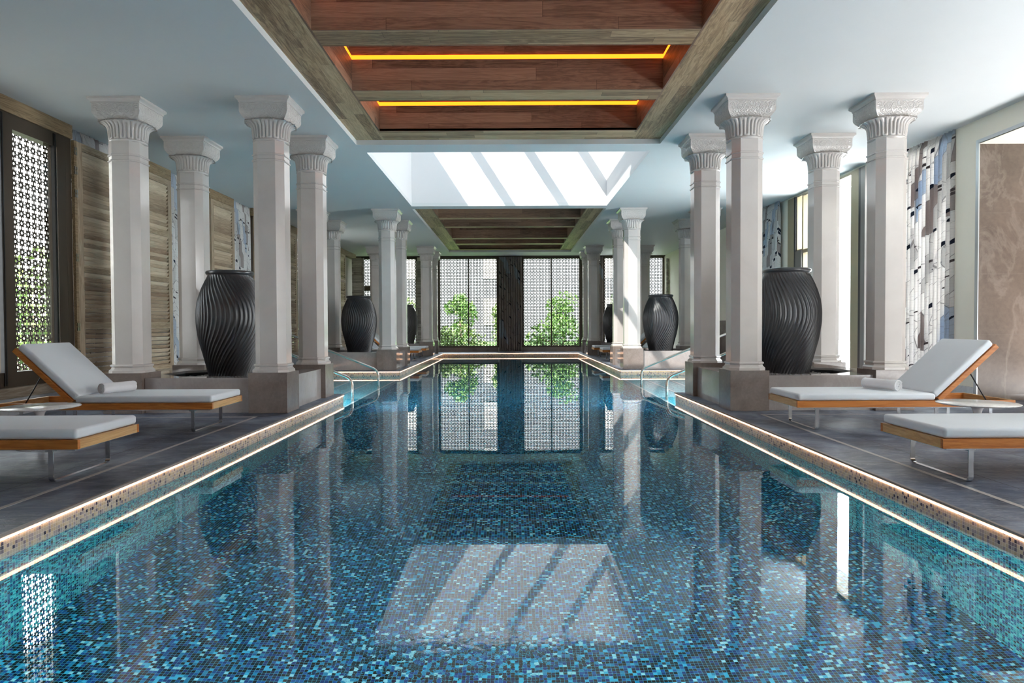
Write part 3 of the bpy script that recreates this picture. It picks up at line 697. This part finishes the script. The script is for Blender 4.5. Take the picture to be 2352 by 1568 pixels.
# ------------------------------------------------------------------ columns
def curve_pts(fn,n=40): return np.array([fn(i/n) for i in range(n+1)])
def scroll_field(nu,nv,W,H):
    """relief depth of an arabesque frieze on a W x H face (mirror symmetric)"""
    U,Vv=np.meshgrid(np.linspace(-W/2,W/2,nu),np.linspace(0,H,nv)); U=np.abs(U)
    cs=[]
    h=H
    cs.append(curve_pts(lambda t:(.030*math.sin(PI*t)*(1.0),h*(.60+.36*(1-math.cos(PI*t))/2))))      # teardrop
    cs.append(curve_pts(lambda t:(.018*math.sin(PI*t)**1.0+.006*math.sin(2*PI*t),h*(.30+.22*t))))      # heart
    cs.append(curve_pts(lambda t:(.05*math.sin(PI*t*.9)+.0,h*(.05+.20*t))))                       # lobes
    def spiral(cx,cy,r,a0,turn,sgn=1): return curve_pts(lambda t:(cx+r*(1-t*.85)*math.cos(a0+sgn*turn*t),cy+r*(1-t*.85)*math.sin(a0+sgn*turn*t)),60)
    cs.append(spiral(.058,h*.50,.024,-1.2,8.0))
    cs.append(spiral(.125,h*.66,.040,2.6,7.0,-1))
    cs.append(spiral(.190,h*.34,.038,1.0,7.5))
    cs.append(spiral(.235,h*.74,.030,-2.2,7.0,-1))
    cs.append(spiral(.105,h*.20,.028,0.4,7.0))
    cs.append(curve_pts(lambda t:(.03+.13*t,h*(.62+.22*math.sin(2*PI*t)))))
    cs.append(curve_pts(lambda t:(.07+.18*t,h*(.42+.30*math.sin(2*PI*t+2.2)))))
    cs.append(curve_pts(lambda t:(.06+.20*t,h*(.12+.10*math.sin(PI*t*2.4)))))
    cs.append(curve_pts(lambda t:(.08+.17*t,h*(.93-.08*math.sin(PI*t*2)))))
    cs.append(curve_pts(lambda t:(.14+.04*math.sin(3*t),h*(.15+.7*t))))
    D=np.full(U.shape,9.0)
    for c in cs:
        for p in c:
            D=np.minimum(D,(U-p[0])**2+(Vv-p[1])**2)
    D=np.sqrt(D)
    return np.exp(-(D/.0048)**2), D
def capital_block():
    """carved square block; each side a displaced grid. local z: 3.36..3.545"""
    zb,zt,w=3.362,3.545,.272; nu,nv=110,52; g,D=scroll_field(nu,nv,2*w,zt-zb)
    mb=MB()
    for side in range(4):
        ca,sa=math.cos(side*PI/2),math.sin(side*PI/2); V=[]
        for j in range(nv):
            f=j/(nv-1); z=zb+(zt-zb)*f
            inn=.055*max(0,1-f/.48)**1.8
            for i in range(nu):
                u=-1+2*i/(nu-1); hw=w-inn
                x=u*hw; edge=min(1,(1-abs(u))*14)*min(1,f*14)*min(1,(1-f)*14)
                dd=-(hw) +(.010*g[j,i]-.004*math.cos(min(D[j,i],.02)*PI/.02))*edge
                V.append((x*ca-dd*sa,x*sa+dd*ca,z))
        F=[(j*nu+i,j*nu+i+1,(j+1)*nu+i+1,(j+1)*nu+i) for j in range(nv-1) for i in range(nu-1)]
        mb.add(V,F,True)
    w2=w-.055; mb.quad((-w2,-w2,zb),(-w2,w2,zb),(w2,w2,zb),(w2,-w2,zb))
    return mb
def leaf_bell():
    zb,zt=3.160,3.368; NT_,NZ=16*20,58; per=2*PI/16
    V=[]
    for j in range(NZ):
        f=j/(NZ-1); z=zb+(zt-zb)*f
        r=.187+.020*f+.075*max(0,(f-.62)/.38)**2.2
        for i in range(NT_):
            th=2*PI*i/NT_+per/2
            x=((th/per)%1.0)-.5                    # -.5...5 over one loop
            yp=f*2.65
            if yp<.34: d=abs(math.hypot(x,yp-.34)-.25)
            elif yp>2.18: d=abs(math.hypot(.5-abs(x),yp-2.18)-.25)
            else: d=abs(abs(x)-.25)
            hh=.019*math.sqrt(max(0,1-(d/.205)**2)); yz=f; sq=1.0
            # turn a little towards a square at the top
            q=max(0,(f-.5)/.5); m=max(abs(math.cos(th)),abs(math.sin(th))); rr=(r+hh)*(1+.14*q*(1/m-1)/.414)
            V.append((rr*math.cos(th),rr*math.sin(th),z-(.018 if f>.97 else 0)))
    F=[(j*NT_+i,j*NT_+(i+1)%NT_,(j+1)*NT_+(i+1)%NT_,(j+1)*NT_+i) for j in range(NZ-1) for i in range(NT_)]
    mb=MB(); mb.add(V,F,True); return mb
def octa(w,a,z): return [(w,-a,z),(w,a,z),(a,w,z),(-a,w,z),(-w,a,z),(-w,-a,z),(-a,-w,z),(a,-w,z)]
def oct_loft(mb,prof): return mb.loft([octa(w,.10*w/.18,z) for w,z in prof])
def make_column(label):
    t=thing('column',label,'column',(0,0,0),0,'octagonal columns around the planters')
    PH=.4666
    m=MB(); m.box(-.225,.225,-.225,.225,0,PH); m.obj('plinth',M['plinth'],t,bevel=.003)
    m=MB(); oct_loft(m,[(.213,PH),(.213,.492),(.205,.500),(.194,.512),(.188,.524),(.186,.530),(.192,.534),(.199,.541),(.201,.549),(.198,.557),(.190,.562),(.182,.566)]); m.obj('base_moulding',M['column'],t)
    m=MB(); oct_loft(m,[(.180,.56),(.180,3.14)]); m.obj('shaft',M['column'],t)
    for z in (2.915,2.98):
        m=MB(); oct_loft(m,[(.179,z-.013),(.186,z-.011),(.192,z-.004),(.192,z+.003),(.187,z+.009),(.179,z+.012)]); m.obj('ring',M['column'],t)
    m=MB(); m.lathe([(.182,3.128),(.200,3.134),(.208,3.145),(.205,3.155),(.194,3.163)],48); m.obj('neck_ring',M['column'],t)
    leaf_bell().obj('leaf_bell',M['column'],t); capital_block().obj('carved_block',M['column'],t)
    m=MB(); sq=lambda w,z:[(-w,-w,z),(w,-w,z),(w,w,z),(-w,w,z)]
    m.loft([sq(w,z) for w,z in [(.270,3.540),(.279,3.543),(.279,3.552),(.281,3.558),(.290,3.568),(.303,3.578),(.307,3.582),(.307,3.606)]]); m.obj('abacus',M['column'],t)
    return t
YG=[8.333+.837,16.083+.837,23.501+.837]; XG=3.612
grp=['nearest','middle','farthest']; proto=None
for gi,yc in enumerate(YG):
    for s,sn in ((-1,'shuttered'),(1,'stone-niche')):
        for a,an in ((-1,'pool-side'),(1,'outer')):
            for b,bn in ((-1,'front'),(1,'rear')):
                lab='white carved column, %s %s corner of the %s planter on the %s side'%(an,bn,grp[gi],sn)
                loc=(s*(XG+a*.837),yc+b*.837,0)
                if proto is None: proto=make_column(lab); proto.location=loc
                else: dup(proto,loc,0,lab)
# ------------------------------------------------------------------ planters, pebbles, urns
def make_planter(label):
    t=thing('planter',label,'planter',(0,0,0),0,'marble planters between the columns')
    O=1.0; N=.608; z0,z1=0,.375
    out=[(-N,-O),(N,-O),(N,-N),(O,-N),(O,N),(N,N),(N,O),(-N,O),(-N,N),(-O,N),(-O,-N),(-N,-N)]
    m=MB(); n=len(out)
    for i in range(n):
        a,b=out[i],out[(i+1)%n]; m.quad((a[0],a[1],z0),(b[0],b[1],z0),(b[0],b[1],z1),(a[0],a[1],z1))
    m.obj('wall',M['planter'],t)
    # rim slab with octagonal opening
    R=.80; inn=[(R*math.cos(PI/8+k*PI/4),R*math.sin(PI/8+k*PI/4)) for k in range(8)]
    import bmesh
    bm=bmesh.new(); vo=[bm.verts.new((x,y,.372)) for x,y in out]; vi=[bm.verts.new((x,y,.372)) for x,y in inn]
    eo=[bm.edges.new((vo[i],vo[(i+1)%12])) for i in range(12)]; ei=[bm.edges.new((vi[i],vi[(i+1)%8])) for i in range(8)]
    r=bmesh.ops.triangle_fill(bm,edges=eo+ei,use_beauty=True); fs=[g for g in r['geom'] if isinstance(g,bmesh.types.BMFace)]
    ex=bmesh.ops.extrude_face_region(bm,geom=fs); bmesh.ops.translate(bm,vec=(0,0,.033),verts=[v for v in ex['geom'] if isinstance(v,bmesh.types.BMVert)])
    bmesh.ops.recalc_face_normals(bm,faces=bm.faces)
    me=bpy.data.meshes.new('rim'); bm.to_mesh(me); bm.free(); me.materials.append(M['planter'])
    o=bpy.data.objects.new('rim',me); C.objects.link(o); o.parent=t
    m=MB(); m.lathe([(.72,.285),(.01,.285)],24,caps=(False,False)); m.loft([[(x*.999,y*.999,.285) for x,y in inn],[(x,y,.375) for x,y in inn]],True,(True,False)); m.obj('inner_liner',M['darkframe'],t)
    return t
def pebbles():
    rnd=random.Random(3); m=MB()
    for _ in range(1500):
        r=.69*math.sqrt(rnd.random()); th=rnd.random()*2*PI; x,y=r*math.cos(th),r*math.sin(th)
        if r<.31: continue
        a,b,c=[rnd.uniform(.012,.026) for _ in range(3)]; az=rnd.random()*PI
        z=.325+rnd.uniform(-.01,.018); V=[]
        for k,(ph,n) in enumerate(((0,1),(.25,5),(.5,6),(.75,5),(1,1))):
            pass
        R=[]
        for ph in (.28,.62):
            R.append([(x+a*math.sin(PI*ph)*math.cos(az+k*PI/3),y+b*math.sin(PI*ph)*math.sin(az+k*PI/3),z+c*.7*math.cos(PI*ph)) for k in range(6)])
        m.loft(R,True,(True,True),True)
    return m
def make_urn(label):
    t=thing('urn',label,'urn',(0,0,0),0,'tall ribbed black urns')
    z0=.352; ZT=1.665; NR=46; NT_=NR*8; NZ=96
    prof=[(0,.268),(.08,.286),(.2,.325),(.35,.378),(.5,.408),(.62,.413),(.74,.395),(.86,.345),(.95,.290),(1,.262)]
    def rad(f):
        for (a,ra),(b,rb) in zip(prof,prof[1:]):
            if f<=b: q=(f-a)/(b-a); q2=q; return ra+(rb-ra)*q2
        return prof[-1][1]
    fs=np.linspace(0,1,NZ); rs=np.array([rad(f) for f in fs])
    k=np.array([1,4,6,4,1])/16
    for _ in range(6): rs=np.convolve(np.pad(rs,2,'edge'),k,'valid')
    rings=[]
    for f,r in zip(fs,rs):
        tt=1-f; ph=.60*math.sin(PI*tt/.8); am=.017*min(1,f*12+.3)*min(1,(1-f)*16)
        ring=[]
        for i in range(NT_):
            th=2*PI*i/NT_; q=abs(math.sin(NR/2*th)); rr=r+am*(.5-q**.8)*1.0
            a=th+ph; ring.append((rr*math.cos(a),rr*math.sin(a),z0+(ZT-z0)*f))
        rings.append(ring)
    m=MB(); m.loft(rings,True,(True,False),True); m.obj('body',M['jar'],t)
    m=MB(); m.lathe([(.262,1.655),(.280,1.660),(.292,1.672),(.297,1.688),(.293,1.704),(.280,1.713),(.262,1.715),(.250,1.708),(.246,1.69),(.246,1.3)],96,caps=(False,False)); m.obj('rim',M['jar'],t)
    return t
pl=None
pebm=None
gname=['nearest','middle','farthest']
for gi,yc in enumerate(YG):
    for s,sn in ((-1,'shuttered'),(1,'stone-niche')):
        loc=(s*XG,yc,0)
        a='grey marble planter box under the %s urn on the %s side'%(gname[gi],sn); b='tall black spiral-ribbed urn, the %s one on the %s side'%(gname[gi],sn)
        if pl is None:
            pl=make_planter(a); pl.location=loc; ur=make_urn(b); ur.location=loc
            pb=pebbles().obj('pebbles',M['pebble']); pb.location=loc; tag(pb,'dark pebbles around the foot of the nearest urn on the shuttered side','pebbles',kind='stuff')
        else:
            dup(pl,loc,0,a); u=dup(ur,loc,.03*gi,b)
            if gi<2:
                q=pb.copy(); C.objects.link(q); q.location=loc; q['label']='dark pebbles around the foot of the %s urn on the %s side'%(gname[gi],sn)

# ------------------------------------------------------------------ handrails
def arc(c,r,a0,a1,n=8): return [(c[0]+r*math.cos(a0+(a1-a0)*i/n),c[1]+r*math.sin(a0+(a1-a0)*i/n)) for i in range(n+1)]
def handrail(label,s,y):
    t=thing('handrail',label,'handrail',(s*2.5,y,-.84),0,'handrails down into the pool')
    # 2D path (d = distance outwards from x=2.5, z)
    sl=.41; a=math.atan(sl)
    P=[(0,-.83),(0,.05)]
    r=.16; # bend from vertical to slope
    cxx,czz=r,.05
    P+= [(cxx+r*math.cos(PI-(PI/2-a)*i/8), czz+r*math.sin(PI-(PI/2-a)*i/8)) for i in range(1,9)]
    x1,z1=P[-1]; x2=1.88; P.append((x2,z1+sl*(x2-x1)))
    r2=.14; ux,uz=-math.sin(a),math.cos(a); cx2,cz2=x2-ux*r2,P[-1][1]-uz*r2
    a0=math.atan2(uz,ux)
    P+=[(cx2+r2*math.cos(a0-(a0)*i/8),cz2+r2*math.sin(a0-(a0)*i/8)) for i in range(1,9)]
    P.append((P[-1][0],0.004))
    m=MB(); m.tube([(s*d,0,z+.84) for d,z in P],.021,16,up=(0,1,0)); m.obj('tube',M['steel'],t)
    m=MB(); m.lathe([(.045,.835+.005),(.045,.85),(.03,.86),(.022,.86)],24,c=(s*P[-1][0],0)); m.obj('floor_flange',M['steel'],t)
for s,sn in ((-1,'shuttered'),(1,'stone-niche')):
    handrail('nearer steel handrail over the pool steps on the %s side'%sn,s,11.2); handrail('farther steel handrail over the pool steps on the %s side'%sn,s,13.4)

# ------------------------------------------------------------------ loungers
def rslab(x0,x1,y0,y1,z0,z1,r,puff=0):
    m=MB(); m.box(x0,x1,y0,y1,z0,z1); return m
def make_lounger(label):
    """foot end at local x=0, head towards +x; near side y=0, far side y=.74"""
    t=thing('sun_lounger',label,'sun lounger',(0,0,0),0,'teak loungers with pale cushions'); W=.74; L=2.03
    m=MB(); m.box(.0,L,0,.026,.222,.282); m.box(.0,L,W-.026,W,.222,.282); m.mat(1); m.box(.001,.028,.02,W-.02,.2225,.2815); m.box(L-.028,L-.001,.02,W-.02,.2225,.2815); m.box(1.28,1.31,.026,W-.026,.225,.278); m.obj('frame',[M['teak'],M['teak_end']],t)
    m=MB(); 
    for k in range(9): x=.08+k*.14; m.box(x,x+.08,.026,W-.026,.262,.276)
    m.obj('slats',M['teak_end'],t)
    m=MB(); m.box(.01,1.295,.006,W-.006,.284,.350); o=m.obj('seat_cushion',M['cushion'],t,bevel=.022,seg=5,auto=True)
    # back section
    a=math.radians(43.0); px,pz=1.335,.272; ux,uz=math.cos(a),math.sin(a); nx,nz=-uz,ux
    LB=.735
    def bk(m,s0,s1,y0,y1,n0,n1):
        c=((s0+s1)/2,(y0+y1)/2,(n0+n1)/2); cx=px+ux*c[0]+nx*c[2]; cz=pz+uz*c[0]+nz*c[2]
        m.obox((cx,c[1],cz),(ux*(s1-s0)/2,0,uz*(s1-s0)/2),(0,(y1-y0)/2,0),(nx*(n1-n0)/2,0,nz*(n1-n0)/2))
    m=MB(); bk(m,0,LB,.0,.026,0,.045); bk(m,0,LB,W-.026,W,0,.045); bk(m,LB-.03,LB,.026,W-.026,0,.045); bk(m,.0,.03,.026,W-.026,0,.045)
    for k in range(4): bk(m,.12+k*.15,.19+k*.15,.026,W-.026,.02,.034)
    m.obj('back_frame',M['teak'],t,bevel=.003)
    m=MB(); bk(m,-.005,LB-.01,.006,W-.006,.047,.118); m.obj('back_cushion',M['cushion'],t,bevel=.024,seg=5,auto=True)
    for y in (.05,W-.05):
        m=MB(); s=.40; m.tube([(px+ux*s,y,pz+uz*s),(px+ux*s+.17,y,.262)],.006,8); m.obj('strut',M['darkframe'],t)
    m=MB(); m.box(.04,L-.03,.035,.06,.210,.221); m.box(.04,L-.03,W-.06,W-.035,.210,.221); m.box(.02,.04,.0,W,.214,.2215); m.obj('underframe',M['chrome'],t)
    def loop(x,h=.212):
        r=.03; P=[(.05,h),(.05,r)]+[(.05+r-r*math.cos(PI/2*i/5),r-r*math.sin(PI/2*i/5)) for i in range(1,6)]
        P+=[(W-.05-r+r*math.sin(PI/2*i/5),r-r*math.cos(PI/2*i/5)) for i in range(0,6)]+[(W-.05,h)]
        m=MB(); m.tube([(x,y,z+.004) for y,z in P],.01,rect=(.016,.0045),up=(1,0,0)) if False else sweep_flat(m,[(y,z+.0055) for y,z in P],x,.032,.009)
        return m.obj('leg',M['chrome'],t)
    for x in (.205,1.32,1.83): loop(x)
    m=MB(); m.box(.18,.23,.03,.07,.200,.2095); m.obj('bracket',M['chrome'],t); m=MB(); m.box(.18,.23,W-.07,W-.03,.200,.2095); m.obj('bracket',M['chrome'],t)
    return t
def sweep_flat(m,P,x,w,th):
    """flat bar bent in the yz-plane, width w along x"""
    pts=[Vector((0,y,z)) for y,z in P]; rings=[]
    for i,p in enumerate(pts):
        t=(pts[min(i+1,len(pts)-1)]-pts[max(i-1,0)]).normalized(); n=Vector((0,-t.z,t.y))*(th/2)
        rings.append([(x-w/2,p.y+n.y,p.z+n.z),(x+w/2,p.y+n.y,p.z+n.z),(x+w/2,p.y-n.y,p.z-n.z),(x-w/2,p.y-n.y,p.z-n.z)])
    m.loft(rings); return m
lg=make_lounger('pale cushioned teak lounger nearest the camera on the shuttered side')
# right side: +x; left side mirrored
def place(o,s,x,y): o.location=(s*x,y,0); o.scale=(s,1,1)
place(lg,-1,2.735,4.48)
for s,x,y,lab in ((-1,2.785,6.62,'raised teak lounger with rolled towel, backrest against the fretwork window'),(1,2.69,6.55,'raised teak lounger with rolled towel, backrest against the brown stone niche'),(1,2.705,4.36,'pale cushioned teak lounger nearest the camera on the stone-niche side'),
                  (-1,2.62,20.2,'far teak lounger on the shuttered side, nearer of the two'),(-1,2.62,22.0,'far teak lounger on the shuttered side, close before the farthest planter'),
                  (1,2.62,20.0,'far teak lounger on the stone-niche side, nearer of the two'),(1,2.62,22.0,'far teak lounger on the stone-niche side, close before the farthest planter')):
    o=dup(lg,(0,0,0),0,lab); place(o,s,x,y)
# rolled towels
def towel(label,p0,p1):
    a=Vector(p0); b=Vector(p1); t=(b-a).normalized(); L=(b-a).length; R=.054
    u=Vector((0,0,1)); w=t.cross(u).normalized(); m=MB(); turns=4.6; N=150; th=.0085
    def pt(k,f,off=0):
        ang=2*PI*turns*k/N; r=.008+(R-.008)*(k/N)+off; return a+t*f*L+w*(r*math.cos(-ang-2.0))+u*(r*math.sin(-ang-2.0))
    rnd=random.Random(5); F=[0,.02,.05,.2,.35,.5,.65,.8,.95,.98,1]
    for off in (0,-.0055):
        V=[]; 
        for f in F:
            sh=-.004 if f in (0,1) else 0
            for k in range(N+1): V.append(pt(k,f,off+sh*.5+(.0012*math.sin(k*.35+f*9)+.001*math.sin(f*40))))
        n=N+1; m.add(V,[(i*n+j,i*n+j+1,(i+1)*n+j+1,(i+1)*n+j) for i in range(len(F)-1) for j in range(N)],True)
    for f in (0,1):
        V=[pt(k,f,0) for k in range(N+1)]+[pt(k,f,-.0055) for k in range(N+1)]; n=N+1
        m.add(V,[(j,j+1,n+j+1,n+j) for j in range(N)],True)
    o=m.obj('rolled_towel',M['towel']); tag(o,label,'towel','rolled towels'); return o
towel('rolled white towel on the lounger before the fretwork window',(-3.93,6.80,.404),(-3.79,7.13,.404))
towel('rolled white towel on the lounger before the brown stone niche',(3.735,6.74,.404),(3.60,7.12,.404))
# tulip side tables
def table(label,x,y,rz):
    t=thing('side_table',label,'side table',(x,y,0),rz,'tulip side tables')
    m=MB(); m.lathe([(.02,.322),(.20,.323),(.27,.330),(.298,.337),(.301,.341),(.298,.344),(.02,.345)],72); m.obj('tabletop',M['marbletop'],t)
    m=MB(); m.lathe([(.175,.0),(.175,.006),(.13,.014),(.07,.030),(.035,.06),(.022,.11),(.019,.18),(.024,.24),(.037,.29),(.062,.322)],48); m.obj('pedestal',M['tulip'],t)
    return t
table('round marble-topped tulip table between the loungers on the shuttered side',-3.89,5.85,0); table('round marble-topped tulip table between the loungers on the stone-niche side',3.87,5.80,1.2)

# ------------------------------------------------------------------ outdoors
m=MB(); m.box(-40,5.9,YW+.3,90,-.25,-.2); struct(m.obj('lawn',M['lawn']))
m=MB(); m.box(-40,-6.15,-20,YW+.29,-.25,-.2); struct(m.obj('terrace_left',M['pave2']))
m=MB(); m.box(6.4,30,9.3,60,-.25,-.2); struct(m.obj('terrace',M['pave']))
m=MB(); m.box(-34,34,52,60,-.2,11); o=tag(m.obj('building',M['outwall']),'pale grey building standing beyond the garden','building')
m=MB()
for k in range(9):
    for j in range(3): m.box(-30+k*7,-27.4+k*7,51.95,52,1.0+j*3.4,3.0+j*3.4)
m.obj('windows',M['greyframe'],o).name='window_bands'
def shrub(label,x,y,w,h,mat='leaf',seed=0,trunk=0.0,cat='shrub',name='shrub'):
    h*=.8; rnd=random.Random(seed); t=thing(name,label,cat,(x,y,-.2),0,'garden plants beyond the windows'); m=MB()
    blobs=[(rnd.uniform(-.5,.5)*w*.7,rnd.uniform(-.5,.5)*w*.7,trunk+h*rnd.uniform(.25,.8),w*rnd.uniform(.25,.42)) for _ in range(9)]
    for _ in range(1500):
        b=rnd.choice(blobs); v=Vector((rnd.gauss(0,1),rnd.gauss(0,1),rnd.gauss(0,1))).normalized()*b[3]*rnd.uniform(.6,1.05)
        c=Vector(b[:3])+v; c.z=max(.05,c.z); d=Vector((rnd.gauss(0,1),rnd.gauss(0,1),rnd.gauss(0,1))).normalized(); e=d.cross(Vector((rnd.gauss(0,1),rnd.gauss(0,1),1))).normalized(); s=rnd.uniform(.06,.13)
        m.add([c-d*s,c+e*s*.45,c+d*s,c-e*s*.45],[(0,1,2,3)])
    m.obj('foliage',M[mat],t)
    m=MB(); m.tube([(0,0,0),(.05,.02,(trunk+h*.4)*.5),(0,0,trunk+h*.5)],.05+.02*trunk,8); m.obj('trunk',M['bark'],t); return t
G=[(-6.7,30,2.3,1.1,'leaf',0),(-2.4,30,2.3,1.0,'leaf2',0),(1.9,30,2.3,1.1,'leaf',0),(6.2,30,2.3,1.1,'leaf2',0),
 (-9.2,35,1.9,3.2,'leaf',0),(-5.3,35.5,1.7,3.6,'leaf2',0),(-2.5,35,1.3,3.9,'leaf',0),(-.2,37,1.4,3.4,'leaf2',0),(2.6,35,1.5,3.9,'leaf',0),(6.0,35,1.9,3.8,'leaf2',0),(9.6,36,2.0,3.8,'leaf',0),(14,44,3.6,5.5,'leaf2',1.0)]
LG=['low hedge clump outside the back window at the shuttered corner','low hedge clump outside the central back window, shuttered side','low hedge clump outside the central back window, niche side','low hedge clump outside the back window at the niche corner',
 'green shrub standing farthest toward the shuttered corner, behind the hedge clumps','yellow-green shrub behind the hedge clumps, second from the shuttered corner','slim green shrub behind the central back window on the shuttered side','pale slim shrub behind the dark central curtain','green shrub behind the central back window on the niche side','yellow-green shrub showing in the niche-corner back window','green shrub at the outer edge of the niche-corner back window','big leafy tree beyond the niche-side back corner']
for k,(x,y,w,h,mt,tr) in enumerate(G): shrub(LG[k],x,y,w,h,mt,k+11,tr,'tree' if tr else 'shrub','garden_tree' if tr else 'shrub')
for k,(x,y,w,h,mt) in enumerate([(-8.6,11.2,1.8,2.8,'leaf'),(-9.6,14.2,2.4,3.6,'leaf2'),(-8.0,26.5,2.0,2.6,'leaf')]):
    shrub(['green shrub just outside the nearest side-window screen','taller yellow-green shrub farther outside the nearest side window','green shrub outside the side window beyond the pool steps'][k],x,y,w,h,mt,40+k)

m=MB(); m.box(-8.3,-5.86,YN,YW+.2,4.35,4.5); struct(m.obj('roof_eave',M['bar']))  # slab added above the shuttered wall's windows to block direct sun
# ------------------------------------------------------------------ light
W=bpy.data.worlds.new('sky'); bpy.context.scene.world=W; W.use_nodes=True; nt=W.node_tree; nt.nodes.clear()
bg=nt.nodes.new('ShaderNodeBackground'); out=nt.nodes.new('ShaderNodeOutputWorld')
tc=nt.nodes.new('ShaderNodeTexCoord'); sp=nt.nodes.new('ShaderNodeSeparateXYZ'); rp=nt.nodes.new('ShaderNodeValToRGB')
nt.links.new(tc.outputs['Generated'],sp.inputs[0]); nt.links.new(sp.outputs[2],rp.inputs[0])
rp.color_ramp.elements[0].position=0.0; rp.color_ramp.elements[0].color=(.98,.99,1,1); rp.color_ramp.elements[1].position=.8; rp.color_ramp.elements[1].color=(.74,.87,1,1)
nt.links.new(rp.outputs[0],bg.inputs[0]); bg.inputs[1].default_value=6.0; nt.links.new(bg.outputs[0],out.inputs[0])
sd=bpy.data.lights.new('sun','SUN'); sd.energy=20.0; sd.angle=.01; sd.color=(1,.96,.9); so=bpy.data.objects.new('sun',sd); C.objects.link(so)
d=Vector((.65,.95,-1)).normalized(); so.rotation_euler=d.to_track_quat('-Z','Y').to_euler(); so.location=(0,0,12)

sc=bpy.context.scene
sc.view_settings.view_transform='Standard'; sc.view_settings.look='None'; sc.view_settings.gamma=1; sc.view_settings.use_curve_mapping=False
sc.view_settings.exposure=1.3
sc.cycles.max_bounces=10; sc.cycles.diffuse_bounces=5; sc.cycles.glossy_bounces=5; sc.cycles.transmission_bounces=8; sc.cycles.transparent_max_bounces=16
sc.cycles.caustics_refractive=True; sc.cycles.caustics_reflective=True; sc.cycles.sample_clamp_indirect=8.0; sc.cycles.blur_glossy=.5
sc.cycles.use_denoising=True; sc.cycles.use_adaptive_sampling=True; sc.cycles.adaptive_threshold=.02
